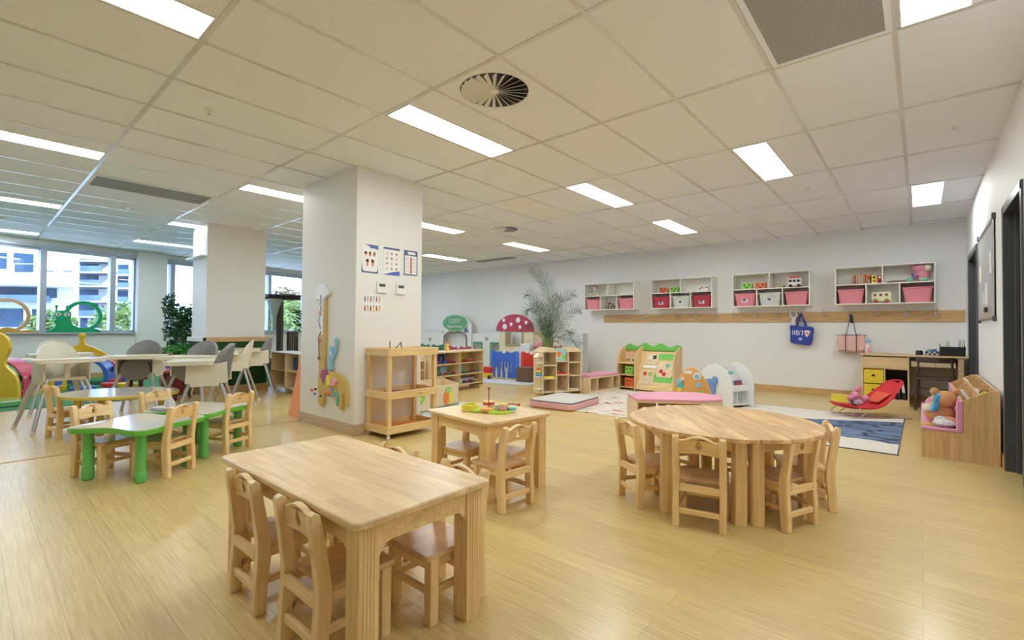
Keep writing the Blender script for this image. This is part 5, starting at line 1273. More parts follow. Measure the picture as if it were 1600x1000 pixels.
# sheep book shelf
SA = R(64)
SHW = plain('sheep_white', (.84, .85, .84), .45); SHB = plain('sheep_blue', (.18, .32, .62), .45)
e = E('sheep_bookcase', 'white book shelf shaped like a sheep with scalloped sides and a blue head', 'book shelf', (-2.22, 6.96, 0), SA)
def scallop(w, h, n1=10, amp=.02, x0=0):
    pts = []
    for t in range(61):
        a = math.pi*t/60; rr_ = 1+amp*abs(math.sin(t*n1*math.pi/60))*2.2
        pts.append((x0-w/2*math.cos(a)*rr_*(1 if True else 1), .22+(h-.22)*math.sin(a)*rr_))
    return [(x0-w/2, 0)]+pts+[(x0+w/2, 0)]
MB().prism(scallop(.62, .58, 9), 0, .025, 'YZ').build('side_panel', SHW, e, bevel=.002)
MB().prism(scallop(.56, .60, 9), .42, .445, 'YZ').build('side_panel', SHW, e, bevel=.002)
g = MB().prism(cat([(.22, .20), (.16, .12), (.06, .12), (-.02, .18), (-.02, .32), (.04, .38), (.16, .35)], 4), -.02, 0, 'YZ'); g.build('sheep_head', SHB, e, bevel=.003)
MB().prism(cat([(.04, .35), (-.01, .42), (-.06, .40), (-.05, .31)], 4), -.03, -.005, 'YZ').build('sheep_ear', SHB, e, bevel=.003)
MB().prism(circ(.12, .25, .012, 10), -.024, -.02, 'YZ').build('eye', BLACK, e)
for y, z in ((-.20, .22), (-.08, .36), (.04, .48)):
    MB().prism([(y, z), (y+.16, z), (y+.16, z+.012), (y+.012, z+.012), (y, z+.09)], .025, .42, 'YZ').build('shelf_trough', SHW, e)
MB().box(.025, .42, -.22, .24, .03, .05).build('base_board', SHW, e); MB().box(.21, .23, -.2, .2, .05, .22).build('divider', SHW, e)
def book(lab, loc, w, h, t, m, rz=0, rx=0, g=None, name='book', c2=None):
    e = E(name, lab, 'book', loc, rz, g); e.rotation_euler = (rx, 0, rz)
    MB().box(0, w, 0, t, 0, h).build('cover', m, e, bevel=.0015)
    MB().box(w*.12, w*.88, -.0012, .0, h*.25, h*.85).build('cover_picture', c2 or PAPER, e)
for k, (x, y, z, m, c2, l) in enumerate(((.05, -.02, .38, DARKW, FIG[0], 'dark covered book on the middle level of the sheep book shelf'), (.20, .06, .42, plain('cover_grey', (.45, .42, .42), .5), BLACK, 'grey picture book on the top level of the sheep book shelf'),
    (.05, .06, .42, BLACK, PAPER, 'black and white book on the top level of the sheep book shelf'), (.24, -.02, .38, PAPER, TEAL, 'pale book with a teal picture in the sheep book shelf'), (.28, -.13, .24, plain('cover_navy', (.05, .06, .16), .5, vary=.4, scale=30), REDB, 'navy book on the lowest level of the sheep book shelf'))):
    v = Matrix.Translation((-2.22, 6.96, 0)) @ Matrix.Rotation(SA, 4, 'Z') @ Vector((x, y, z))
    book(l, v, .13, .12, .012, m, SA, R(-12), 'books in the sheep book shelf', c2=c2)
# ------------------------------------------------------------------ back wall: cubbies, hooks, bags
def cubby(x0, lab, proto=[None]):
    if proto[0] is None:
        e = proto[0] = E('cubby_shelf', lab, 'wall shelf', (x0, 9.146, 1.495), 0, 'white five compartment wall cubbies')
        w, h, d, t = 1.21, .595, .30, .016
        b = MB().box(0, w, 0, d, 0, t); b.build('bottom_board', WHITE, e, bevel=.001)
        MB().box(0, w, 0, d, h-t, h).build('top_board', WHITE, e, bevel=.001)
        for x in (0, w-t): MB().box(x, x+t, 0, d, t, h-t).build('side_board', WHITE, e, bevel=.001)
        MB().box(t, w-t, 0, d, .305, .305+t).build('middle_shelf', WHITE, e, bevel=.001)
        MB().box(w/2-t/2, w/2+t/2, 0, d, .305+t, h-t).build('divider', WHITE, e, bevel=.001)
        for x in (w/3, 2*w/3): MB().box(x-t/2, x+t/2, 0, d, t, .305).build('divider', WHITE, e, bevel=.001)
        MB().box(t, w-t, d-.006, d, t, h-t).build('back_panel', WHITE, e)
        for x in (.1, w-.1): MB().box(x-.02, x+.02, d-.001, d, .5, .56).build('hanging_bracket', STEEL, e)
    else: dup(proto[0], (x0, 9.146, 1.495), 0, lab)
CX = (-5.755, -4.17, -2.60, -1.045)
for x, l in zip(CX, ('white wall cubby closest to the palm, a doll in its top row', 'white wall cubby with two dark red bins and one pale bin', 'white wall cubby above the blue tote bag', 'white wall cubby closest to the door wall, above the pink bag')): cubby(x, l)
BIN = {}
def bin_(x, m, key, lab, sticker=False):
    k = (key, sticker)
    if k not in BIN:
        e = BIN[k] = E('storage_bin', lab, 'storage bin', (x, 9.17, 1.511), 0, 'lipped plastic bins in the wall cubbies')
        w, d, h = .345, .25, .22
        b = MB()
        o0 = rrect(-w/2+.03, w/2-.03, .015, d-.015, .03, 3); o1 = rrect(-w/2, w/2, 0, d, .03, 3)
        A = [b.v((p[0], p[1], 0)) for p in o0]; B = [b.v((p[0], p[1], h)) for p in o1]; n = len(A)
        C_ = [b.v((p[0]*.96, p[1]*.96+.005, h)) for p in o1]; D_ = [b.v((p[0]*.96, p[1]*.96+.005, .01)) for p in o0]
        for i in range(n):
            j = (i+1) % n; b.f([A[i], A[j], B[j], B[i]]); b.f([B[i], B[j], C_[j], C_[i]]); b.f([C_[i], C_[j], D_[j], D_[i]])
        b.f(A[::-1]); b.f(D_); b.build('tub', m, e)
        MB().shape([rrect(-w/2-.012, w/2+.012, -.012, d+.01, .035, 3), rrect(-w/2+.01, w/2-.01, .01, d-.01, .03, 3)], h-.012, h+.006).build('lip', m, e, bevel=.003)
        if sticker:
            MB().at((0, .004, 0), 0, R(-4)).box(-.05, .05, -.006, 0, .07, .15).build('sticker', PAPER, e)
            MB().at((0, .002, 0), 0, R(-4)).box(-.032, .02, -.008, 0, .085, .13).build('sticker_print', plain('sticker_ink', (.10, .15, .25), .5, vary=.6, scale=60), e)
    else: dup(BIN[k], (x, 9.17, 1.511), 0, lab)
t3 = 1.21/3
def cc(i, k): return CX[i]+t3*(k+.5)
bin_(cc(0, 0), PINK, 'pink', 'pink bin under the doll in the cubby by the palm'); bin_(cc(0, 2), PINK, 'pink', 'pink bin under the empty compartment of the cubby by the palm')
bin_(cc(1, 0), REDB, 'red', 'dark red bin below the orange and green cubes', True); bin_(cc(1, 1), GREYB, 'grey', 'pale bin between the two dark red bins', True); bin_(cc(1, 2), REDB, 'red', 'dark red bin below the printed block', True)
bin_(cc(2, 0), PINK, 'pink', 'pink bin with a blue sticker below the green cube', True); bin_(cc(2, 1), GREYB, 'grey', 'pale grey bin between two pink bins', True); bin_(cc(2, 2), PINK, 'pink', 'pink bin without a sticker below the toy bus')
bin_(cc(3, 0), PINK, 'pink', 'pink bin below the striped slat box'); bin_(cc(3, 2), PINK, 'pink', 'pink bin below the pink plush toy')
TS = 1.495+.322; BS = 1.512
GC = 'face cubes on the wall cubbies'
def fc(x, m, l, s=.055):
    face_cube(E('face_cube', l, 'toy cube', (x, 9.24, TS), 0, GC), m, s)
CO = MATS['cube_orange']
def twin(x, m, l):
    e = E('face_block', l, 'toy block', (x, 9.24, TS), 0, GC)
    MB().box(-.085, .085, -.045, .045, 0, .105).build('block', m, e, bevel=.004)
    for sx in (-1, 1):
        MB().prism(circ(sx*.04, .07, .012, 10, .02), -.048, -.045, 'XZ').build('eye', BLACK, e)
    MB().prism([(-.03, .035), (-.012, .015), (.012, .015), (.03, .035)], -.048, -.045, 'XZ').build('mouth', BLACK, e)
twin(CX[1]+.24, CO, 'orange face block in the cubby with dark red bins'); twin(CX[1]+.46, LIMEG, 'green face block in the cubby with dark red bins')
twin(CX[2]+.23, LIMEG, 'green face block in the cubby above the blue tote'); twin(CX[2]+.45, CO, 'orange face block in the cubby above the blue tote')
e = E('printed_block', 'white block with coloured prints in the empty looking compartment', 'toy block', (CX[1]+1.03, 9.24, TS)); MB().box(-.08, .08, -.04, .04, 0, .10).build('block', PAPER, e, bevel=.003)
for k, m in enumerate((GREEN, RED, LYEL, BLACK)): MB().prism(circ(-.055+.037*k, .05+.02*(k % 2), .015, 8), -.044, -.04, 'XZ').build('print', m, e)
# doll and basket
e = E('rag_doll', 'small rag doll with purple hair sitting in the cubby by the palm', 'doll', (CX[0]+.22, 9.24, TS))
MB().ball((0, 0, .07), (.05, .04, .07)).build('body', plain('doll_green', (.45, .50, .30), .8), e); MB().ball((0, 0, .17), .045).build('head', plain('doll_skin', (.75, .52, .42), .8), e)
MB().ball((-.06, 0, .13), (.045, .03, .055)).ball((.01, .02, .19), (.05, .04, .04)).build('hair', plain('doll_hair', (.30, .24, .36), .9), e)
for s in (-1, 1): MB().tube([(s*.03, -.03, .03), (s*.09, -.07, .05), (s*.12, -.08, .01)], .018).build('leg', FURW, e)
placed('bead_pile', 'speckled heap of wooden beads in the cubby by the palm', 'beads', (lambda b: [b.ball((rnd.gauss(0, .05), rnd.gauss(0, .03), .02+abs(rnd.gauss(0, .055))), .014, m=rnd.randrange(3), n=7, k=4) for _ in range(150)] and b)(MB()), [FURW, STEM, plain('bead_rose', (.55, .30, .22), .6)], (cc(0, 1), 9.25, BS), 0, None, 0, 35, 'stuff')
# vehicles
e = E('toy_bus', 'white toy ambulance bus with a red roof stripe in the cubby above the blue tote', 'toy bus', (CX[2]+.98, 9.24, TS))
MB().box(-.10, .10, -.045, .045, .02, .15).build('body', WHITEP, e, bevel=.012); MB().box(-.08, .06, -.04, .04, .15, .185).build('red_roof', RED, e, bevel=.006)
for k in range(3): MB().box(-.085+.06*k, -.04+.06*k, -.048, -.045, .085, .125).build('bus_window', BLACK, e)
for x in (-.06, .06): MB().tube([(x, -.05, .025), (x, .05, .025)], .025, 14).build('wheel', BLACK, e)
e = E('toy_car', 'low toy car with orange wheels beside the ambulance bus', 'toy car', (CX[2]+.75, 9.24, TS))
MB().box(-.10, .10, -.03, .03, .015, .03).build('body', PLYX, e, bevel=.006)
for x in (-.07, .0, .07): MB().ball((x, -.02, .02), .02, n=10, k=6).build('wheel', (ORANGE, LYEL, BLACK)[int((x+.07)/.07+.1)], e)
MB().tube([(-.02, -.02, .03), (.03, -.02, .05)], .006).build('antenna', CHROME, e)
e = E('slat_box', 'wooden box of upright red and brown slats in the cubby by the doors', 'wooden toy', (CX[3]+.34, 9.24, TS))
MB().box(-.13, .13, -.04, .04, 0, .012).build('base', OAKX, e); MB().box(-.13, .13, -.04, .04, .14, .152).build('lid', OAKX, e)
for k in range(8): MB().box(-.125+.033*k, -.110+.033*k, -.035, .035, .012, .14).build('slat', (OAKX, REDB, OAKX, PINEZ)[k % 4], e)
e = E('printed_block', 'three coloured picture cubes in a row in the cubby by the doors', 'toy cubes', (CX[3]+.50+.0, 9.24, TS))
for k, m in enumerate((ORANGE, LYEL, REDB)):
    g = MB().box(-.10+.068*k, -.036+.068*k, -.035, .035, 0, .13).build('picture_cube', m, e, bevel=.003)
    MB().prism(circ(-.068+.068*k, .095, .018, 10), -.038, -.035, 'XZ').build('printed_shape', (RED, BLACK, PAPER)[k], g); MB().prism(circ(-.068+.068*k, .04, .018, 10), -.038, -.035, 'XZ').build('printed_shape', (TEAL, RED, BLACK)[k], g)
e = E('wooden_bus', 'cream wooden bus with three windows in the bottom compartment by the doors', 'toy bus', (cc(3, 1)-.02, 9.24, BS))
CB = plain('bus_cream', (.80, .72, .50), .5)
MB().box(-.12, .12, -.04, .04, .025, .17).build('body', CB, e, bevel=.006)
for k in range(3): MB().prism(circ(-.075+.07*k, .125, .022, 5), -.043, -.04, 'XZ').build('bus_window', STEM, e)
for x in (-.07, .07):
    g = MB().prism(circ(x, .03, .04, 16, None, 0, 180), -.044, -.04, 'XZ').build('wheel_arch', LIMEG, e); MB().tube([(x, -.05, .025), (x, .045, .025)], .027, 14).build('wheel', REDB, g)
placed('cloth_mat', 'flat brown cloth lying in the upper compartment beside the pink plush', 'cloth', MB().ball((0, 0, 0), (.16, .08, .018)), plain('cloth_brown', (.35, .25, .22), .9), (CX[3]+.80, 9.24, TS+.018))
e = E('plush_toy', 'large pink plush toy with green feet filling the cubby corner by the doors', 'soft toy', (CX[3]+1.05, 9.26, TS))
MB().ball((0, 0, .10), (.10, .08, .09)).build('body', FURP, e); MB().ball((-.02, -.02, .19), (.075, .065, .06)).build('head', FURP, e)
for s in (-1, 1): MB().ball((s*.07-.02, 0, .225), (.03, .02, .035)).build('ear', FURP, e)
for x in (-.13, .03): MB().ball((x, -.05, .03), (.055, .04, .03)).build('foot', plain('plush_green', (.30, .65, .42), .95), e)
MB().ball((.07, -.03, .20), (.05, .05, .05)).build('bow', FURW, e); MB().tube([(-.10, -.07, .12), (-.08, -.08, .05), (-.03, -.085, .09)], .012).build('ribbon', plain('ribbon_blue', (.10, .12, .45), .7), e)
# hook rail
e = E('hook_rail', 'long oak rail carrying sixteen numbered chrome coat hooks', 'coat rail', (-5.41, 9.446, 1.225))
MB().box(0, 5.895, -.02, 0, 0, .17).build('rail_board', OAKX, e, bevel=.003)
for x in [-5.108+.3527*k for k in range(16)]:
    h = MB().at((x+5.41, -.02, .12)); h.lathe([(0, -.004), (.018, -.004), (.018, .004), (0, .004)], n=4) if False else None
    h.box(-.012, .012, -.004, 0, -.035, .03)
    h.tube([(0, 0, .0), (0, -.03, .0), (0, -.045, .03), (0, -.05, .075)], .005, 8).ball((0, -.05, .08), .008, n=8, k=6)
    for s in (-1, 1): h.tube([(0, 0, -.02), (s*.015, -.03, -.03), (s*.022, -.042, -.015), (s*.022, -.044, .0)], .005, 8).ball((s*.022, -.044, .004), .010, n=8, k=6)
    h.build('coat_hook', CHROME, e, weld=False)
# bags
e = E('tote_bag', 'blue tote bag with white letters hanging on the hook rail', 'tote bag', (-1.545, 9.37, .85))
o = cat([(-.155, .02), (-.08, .0), (.05, -.015), (.125, -.02), (.15, .04), (.165, .15), (.17, .28), (.05, .295), (-.06, .305), (-.17, .315), (-.165, .2), (-.17, .08)], 4)
NAVY = plain('tote_blue', (.035, .06, .36), .75, vary=.08, scale=25)
MB().prism(o, -.035, .03, 'XZ').build('bag_body', NAVY, e, bevel=.016, seg=3)
MB().tube([(-.07, -.03, .30), (-.05, -.01, .42), (-.01, .005, .52), (.02, -.005, .42), (.06, -.03, .30)], .012, 6).tube([(-.07, .02, .30), (-.04, .01, .42), (0, .01, .52), (.03, .01, .42), (.07, .02, .30)], .012, 6).build('handle', NAVY, e, weld=False)
MB().text('IIBT', .115, Matrix.Translation((-.045, -.037, .185)) @ Matrix.Rotation(R(90), 4, 'X') @ Matrix.Rotation(R(-4), 4, 'Z')).build('printed_letters', PAPER, e)
MB().prism(cat([(.05, .22), (.10, .235), (.13, .21), (.11, .16), (.08, .12), (.055, .16)], 3), -.040, -.036, 'XZ').build('printed_crest', plain('crest_white', (.82, .72, .75), .6), e)
MB().prism(circ(.088, .185, .024, 10), -.042, -.040, 'XZ').build('crest_emblem', plain('crest_red', (.7, .25, .25), .6), e)
MB().prism([(-.04, .06), (.01, .06), (.01, .11), (-.04, .11)], -.040, -.036, 'XZ').build('printed_square', plain('print_lilac', (.45, .48, .72), .6), e)
e = E('hanging_rosette', 'white round ornament with a grey picture and ribbon hanging beside the blue tote', 'ornament', (-1.665, 9.37, 1.30))
MB().shape([circ(0, .05, .062, 24), circ(0, .05, .045, 24)], -.012, .004, 'XZ').build('rim', WHITEP, e); MB().prism(circ(0, .05, .046, 20), -.006, 0, 'XZ').build('picture_disc', plain('disc_grey', (.32, .30, .32), .5, vary=.5, scale=20), e)
MB().prism([(-.02, 0), (.03, 0), (.02, -.14), (-.05, -.15)], -.01, .0, 'XZ').build('ribbon_tail', plain('tail_lilac', (.62, .58, .68), .5), e)
MB().tube([(.02, -.005, .10), (.10, .0, .11)], .003, 6).build('cord', WHITEP, e)
e = E('handbag', 'pale pink handbag with thin black straps hanging from the hook rail', 'handbag', (-.85, 9.36, .74))
PB = plain('bag_pink', (.74, .47, .43), .55, vary=.04)
o = [(-.16, 0), (.16, 0), (.19, .14), (.165, .275), (0, .262), (-.165, .272), (-.19, .14)]
MB().prism(o, -.06, .06, 'XZ').build('bag_body', PB, e, bevel=.012, seg=3)
MB().box(-.165, .165, -.064, .064, -.0, .035).build('base_band', plain('bag_brown', (.50, .28, .20), .6), e, bevel=.006)
b = MB()
for s in (-1, 1): b.tube([(s*.07, -.066, .01), (s*.07, -.066, .26), (s*.06, -.04, .30), (s*.012, -.01, .57), (0, 0, .60)], .0055, 6)
b.tube([(-.21, -.03, .262), (-.10, -.05, .272), (.1, -.05, .275), (.20, -.03, .268)], .006, 6)
b.build('strap', BLACK, e, weld=False)
b = MB(); b.tube([(-.01, -.01, .60), (.0, -.02, .50), (.01, -.01, .47)], .018, 8); b.build('tassel', BLACK, e)
# desk
e = E('desk', 'light oak desk with an open side cabinet in the corner by the doors', 'desk', (-.68, 8.86, 0))
MB().box(-.03, 1.165, -.02, .57, .715, .738).build('desk_top', DESK, e, bevel=.003)
for x in (0, .53): MB().box(x, x+.02, 0, .56, .0, .715).build('side_panel', DESK, e, bevel=.002)
MB().box(.02, .53, .005, .025, .53, .70).build('front_panel', DESK, e, bevel=.002)
MB().box(.02, .53, .005, .56, .0, .085).build('plinth', DESK, e, bevel=.002); MB().box(.02, .53, .03, .56, .515, .53).build('shelf_board', DESK, e)
MB().box(.262, .278, .01, .56, .085, .53).build('divider', DESK, e); MB().box(.02, .53, .54, .56, .085, .7).build('back_panel', BLACK, e)
YD = plain('drawer_yellow', (.80, .60, .04), .45)
for z in (.305, .09):
    g = MB().box(.025, .258, .0, .30, z, z+.20).build('drawer', YD, e, bevel=.004)
    b = MB()
    for dx, dz in ((-.012, 0), (.012, 0), (0, .014)): b.prism(circ(.14+dx, z+.11+dz, .012, 12), -.003, .001, 'XZ')
    b.build('drawer_hole', BLACK, g, weld=False)
MB().box(.57, 1.04, .03, .06, .575, .655).build('drawer_front', plain('drawer_pale', (.72, .58, .36), .5), e, bevel=.002); MB().box(.57, 1.04, .06, .5, .58, .65).build('drawer_box', BLACK, e)
MB().box(1.06, 1.12, 0, .56, 0, .715).build('end_leg', DESK, e, bevel=.002)
for k, (m, l) in enumerate(((ORANGE, 'orange binder in the desk cabinet'), (RED, 'red binder in the desk cabinet'), (BLACK, 'black binder with a white label next to the red binder'), (BLACK, 'black binder with a white label at the end of the row'))):
    b = E('binder', l, 'binder', (-.68+.285+.062*k, 8.89, .086), 0, 'ring binders in the desk cabinet')
    b.rotation_euler = (0, R(-6 if k > 1 else -3), 0)
    MB().box(.004, .050, 0, .22, 0, .26).build('cover', m, b, bevel=.002)
    if k > 1: MB().box(.012, .042, -.001, .0, .10, .22).build('label', PAPER, b)
# things on the desk
e = E('water_bottle', 'clear bottle with a blue cap and pink charm at the end of the desk', 'bottle', (-.62, 9.12, .738))
MB().lathe([(0, 0), (.034, 0), (.036, .02), (.036, .12), (.026, .15), (.02, .155)], n=18).build('bottle_body', plain('bottle_white_pink', (.80, .66, .70), .25, vary=.2, scale=25), e)
MB().lathe([(.024, .155), (.026, .20), (.012, .215), (0, .216)], n=16).ball((.03, 0, .185), .016).build('cap', SKYB, e)
MB().ball((.01, -.036, .06), (.026, .012, .035)).build('pink_charm', PNKT, e)
e = E('desk_camera', 'small round black webcam on the desk', 'camera', (-.02, 9.02, .738))
MB().lathe([(0, 0), (.04, 0), (.042, .04), (.036, .065), (0, .072)], n=18).build('housing', BLACK, e); MB().ball((0, -.02, .078), .014).build('lens_cap', PAPER, e)
e = E('gift_box', 'dark box with white polka dots holding blue trinkets', 'box', (.12, 9.02, .738))
MB().box(-.075, .075, -.04, .04, 0, .06).build('box_body', plain('polka_dark', (.08, .08, .10), .6), e, bevel=.003)
for k, (x, z) in enumerate(((-.05, .018), (.0, .02), (.05, .016), (-.03, .045), (.025, .045))): MB().prism(circ(x, z, .012, 10), -.042, -.04, 'XZ').build('polka_dot', PAPER, e)
MB().ball((-.03, 0, .07), (.03, .02, .02)).build('trinket', TEAL, e); MB().box(.0, .05, -.02, .02, .06, .09).build('trinket', BLUE, e)
e = E('desk_tray', 'black sloping desk organiser holding green pens and a paper roll', 'organiser', (.33, 9.02, .738))
MB().prism([(-.13, 0), (.13, 0), (.135, .13), (-.12, .13)], -.05, -.04, 'XZ').build('front_plate', BLACK, e); MB().box(-.125, .13, -.04, .06, 0, .01).build('base', BLACK, e)
for x in (-.128, .126): MB().prism([(-.05, 0), (.07, 0), (.07, .17), (-.05, .13)], x-.004, x+.004, 'YZ').build('side_plate', BLACK, e)
MB().box(-.125, .13, .06, .068, 0, .12).build('back_plate', BLACK, e)
for k, (x, h) in enumerate(((-.06, .22), (-.045, .20), (.10, .235), (.115, .22))): placed('pen', ('lime pen at the lens side of the organiser', 'shorter lime pen in the organiser', 'green pen by the paper roll', 'dark green pen by the paper roll')[k], 'pen', MB().tube([(0, 0, .01), (.01, 0, h)], .004, 6), LIMEG if k < 2 else GREEN, (.33+x, 9.03, .738), 0, 'pens in the organiser')
placed('paper_roll', 'white paper roll standing in the organiser', 'paper roll', MB().lathe([(.028, .01), (.03, .225), (.026, .225)], n=16), PAPER, (.39, 9.045, .738))
# dark chair at the desk
e = E('desk_chair', 'dark stained chair with a curved back rail pushed up to the desk', 'chair', (.14, 8.72, 0), 0)
for s in (-1, 1):
    MB().tube([(s*.20, -.18, 0), (s*.185, -.15, .42), (s*.165, -.17, .70)], [.013, .016, .012], 10).build('leg', DARKW, e)
    MB().tube([(s*.19, .20, 0), (s*.17, .17, .42)], [.012, .016], 10).build('leg', DARKW, e)
MB().prism(rrect(-.21, .21, -.18, .20, .06), .42, .45).build('seat', DARKW, e, bevel=.008)
b = MB(); n = 16
A = [(-.20+.40*i/n, -.20+.10*((i/n-.5)*2)**2) for i in range(n+1)]
o = [(x, y) for x, y in A]+[(x, y+.016) for x, y in A[::-1]]
b.prism(o, .655, .73); b.build('back_rail', DARKW, e, bevel=.006)
MB().tube([(-.185, -.15, .30), (.185, -.15, .30)], .009).build('stretcher', DARKW, e)
MB().tube([(.0, -.205, .69), (.01, -.21, .60)], .002, 5).build('hanging_string', BLACK, e)
# bouncer
e = E('baby_bouncer', 'red fabric baby bouncer on a thin wire frame', 'baby bouncer', (-.50, 7.50, 0), R(40))   # local x = head direction
b = MB(); prof = [(-.42, .17), (-.25, .135), (-.08, .13), (.03, .17), (.12, .24), (.25, .36), (.36, .46)]
prof = cat(prof, 4, False); wd = [.05+.15*math.sin(math.pi*min(1, (i+1)/len(prof)))**.5 for i in range(len(prof))]
rows = []
for (x, z), w in zip(prof, wd): rows.append([b.v((x, -w+2*w*j/8, z-.035*(1-((j-4)/4)**2)+.0)) for j in range(9)])
for i in range(len(rows)-1):
    for j in range(8): b.f([rows[i][j], rows[i][j+1], rows[i+1][j+1], rows[i+1][j]])
o = b.build('fabric_seat', plain('bouncer_red', (.58, .02, .03), .6), e); so = o.modifiers.new('thick', 'SOLIDIFY'); so.thickness = .006
b = MB(); b.tube([(x, -w, z) for (x, z), w in zip(prof, wd)]+[(x, w, z) for (x, z), w in list(zip(prof, wd))[::-1]], .011, 8, closed=True); b.build('fabric_edge', MATS['bouncer_red'], e)
b = MB()
for s in (-1, 1): b.tube([(-.24, s*.19, .135), (-.36, s*.19, .05), (-.34, s*.19, .012), (-.25, s*.19, .008), (.35, s*.19, .008), (.40, s*.17, .008)], .006, 8).tube([(-.1, s*.19, .13), (-.25, s*.19, .02)], .005, 6)
b.tube([(.40, -.17, .008), (.42, 0, .008), (.40, .17, .008)], .006, 8); b.build('wire_frame', CHROME, e, weld=False)
MB().prism([(.08, -.09), (.26, -.12), (.26, .12), (.08, .09)], .0, .004).build('harness', plain('harness_red', (.68, .10, .05), .7), e).matrix_local = Matrix.Translation((-.02, 0, .135)) @ Matrix.Rotation(R(-40), 4, 'Y')
e = E('plush_toy', 'pink plush rabbit lying in the red baby bouncer', 'soft toy', (-.62, 7.36, .13), R(40))
MB().ball((0, 0, .05), (.09, .06, .045)).build('body', plain('plush_lilac', (.62, .50, .62), .95, vary=.4, scale=20), e); MB().ball((-.02, -.01, .14), .05).build('head', FURP, e)
MB().ball((.02, 0, .22), .04).build('pompom', FURP, e); MB().ball((-.09, -.02, .11), .04).ball((.09, -.02, .10), .05).build('paw', FURP, e, weld=False)
MB().tube([(-.08, -.05, .08), (-.10, -.06, .04), (-.05, -.07, .02)], .012).build('ribbon', BLACK, e)
placed('toy_box', 'yellow toy box with face prints on the floor beyond the bouncer', 'box', MB().box(-.10, .10, -.07, .07, 0, .11), LYEL, (-.95, 8.75, 0), R(10), bevel=.006)
# blue river rug
def river_mat():
    m, nt, b = _new('river_rug'); N, L = nt.nodes, nt.links
    tc = N.new('ShaderNodeTexCoord'); sx = N.new('ShaderNodeSeparateXYZ'); L.new(tc.outputs['Object'], sx.inputs[0])
    def math_(op, a, c=None):
        n = N.new('ShaderNodeMath'); n.operation = op
        for i, q in enumerate((a, c)):
            if q is None: continue
            if isinstance(q, (int, float)): n.inputs[i].default_value = q
            else: L.new(q, n.inputs[i])
        return n.outputs[0]
    no = N.new('ShaderNodeTexNoise'); no.inputs['Scale'].default_value = 4; L.new(tc.outputs['Object'], no.inputs['Vector'])
    # river runs from the near corner by the kiosk, narrowing towards the far end
    c = math_('ADD', math_('MULTIPLY', sx.outputs['X'], .22), -.10)
    d = math_('ABSOLUTE', math_('SUBTRACT', sx.outputs['Y'], c))
    wv = math_('ADD', math_('MULTIPLY', sx.outputs['X'], .34), .42)
    d2 = math_('ADD', d, math_('MULTIPLY', math_('SUBTRACT', no.outputs['Fac'], .5), .25))
    inside = math_('LESS_THAN', d2, wv)
    mp = N.new('ShaderNodeMapping'); mp.inputs['Scale'].default_value = (2.6, 7.0, 1); L.new(tc.outputs['Object'], mp.inputs['Vector'])
    vo = N.new('ShaderNodeTexVoronoi'); vo.feature = 'DISTANCE_TO_EDGE'; vo.inputs['Scale'].default_value = 1; L.new(mp.outputs['Vector'], vo.inputs['Vector'])
    line = math_('LESS_THAN', vo.outputs['Distance'], .06)
    v2 = N.new('ShaderNodeTexVoronoi'); v2.inputs['Scale'].default_value = 1; L.new(mp.outputs['Vector'], v2.inputs['Vector'])
    rp = N.new('ShaderNodeValToRGB'); rp.color_ramp.elements[0].color = (.09, .14, .25, 1); rp.color_ramp.elements[1].color = (.17, .24, .38, 1)
    L.new(v2.outputs['Color'], rp.inputs['Fac'])
    m1 = N.new('ShaderNodeMix'); m1.data_type = 'RGBA'; L.new(line, m1.inputs['Factor']); L.new(rp.outputs['Color'], m1.inputs['A']); m1.inputs['B'].default_value = (.03, .04, .07, 1)
    m2 = N.new('ShaderNodeMix'); m2.data_type = 'RGBA'; L.new(inside, m2.inputs['Factor']); m2.inputs['A'].default_value = (.70, .65, .58, 1); L.new(m1.outputs['Result'], m2.inputs['B'])
    L.new(m2.outputs['Result'], b.inputs['Base Color']); b.inputs['Roughness'].default_value = .95
    return m
RV = river_mat()
e = E('rug', 'pale rug with a blue river of dark outlined ripples', 'rug', (-1.03, 6.42, 0))
MB().box(-.87, .87, -1.10, 1.13, 0, .008).build('pile', RV, e)
MB().shape([[(-.875, -1.105), (.875, -1.105), (.875, 1.135), (-.875, 1.135)], [(-.866, -1.096), (.866, -1.096), (.866, 1.126), (-.866, 1.126)]], 0, .0085).build('edge_binding', plain('binding_dark', (.10, .11, .12), .9), e)
# book unit by the door: stepped side, pink seat, sloping compartments
e = E('book_nook', 'bamboo seat and sloping magazine unit against the door wall', 'book unit', (0, 5.43, 0))
o = [(0, 0), (.478, 0), (.478, .605), (.42, .60), (.25, .50), (.25, .235), (0, .235)]
MB().prism(o, 0, .018, 'XZ').build('side_panel', BAMZ, e, bevel=.002); MB().prism(o, 1.93, 1.948, 'XZ').build('side_panel', BAMZ, e, bevel=.002)
MB().box(0, .018, .018, 1.93, 0, .235).build('front_panel', BAMZ, e, bevel=.002); MB().box(.46, .478, .018, 1.93, 0, .60).build('back_panel', BAMZ, e, bevel=.002)
MB().box(.0, .25, .018, 1.93, .215, .235).build('seat_board', BAMZ, e)
MB().box(.25, .268, .018, 1.93, .235, .49).build('seat_back', BAMZ, e)
MB().bar((.27, .97, .30), (.46, .97, .38), .0, .0) if False else None
MB().prism([(.268, .30), (.46, .40), (.46, .385), (.268, .285)], .018, 1.93, 'XZ').build('sloping_floor', BAMZ, e)
for y in (.62, 1.27): MB().prism([(.268, .31), (.46, .40), (.46, .59), (.42, .595), (.268, .505)], y, y+.012, 'XZ').build('divider', BAMZ, e)
MB().prism([(.355, .35), (.367, .355), (.367, .565), (.355, .56)], .018, 1.93, 'XZ').build('long_divider', BAMZ, e)
PKP = plain('pink_pad_vinyl', (.72, .30, .48), .5, vary=.03)
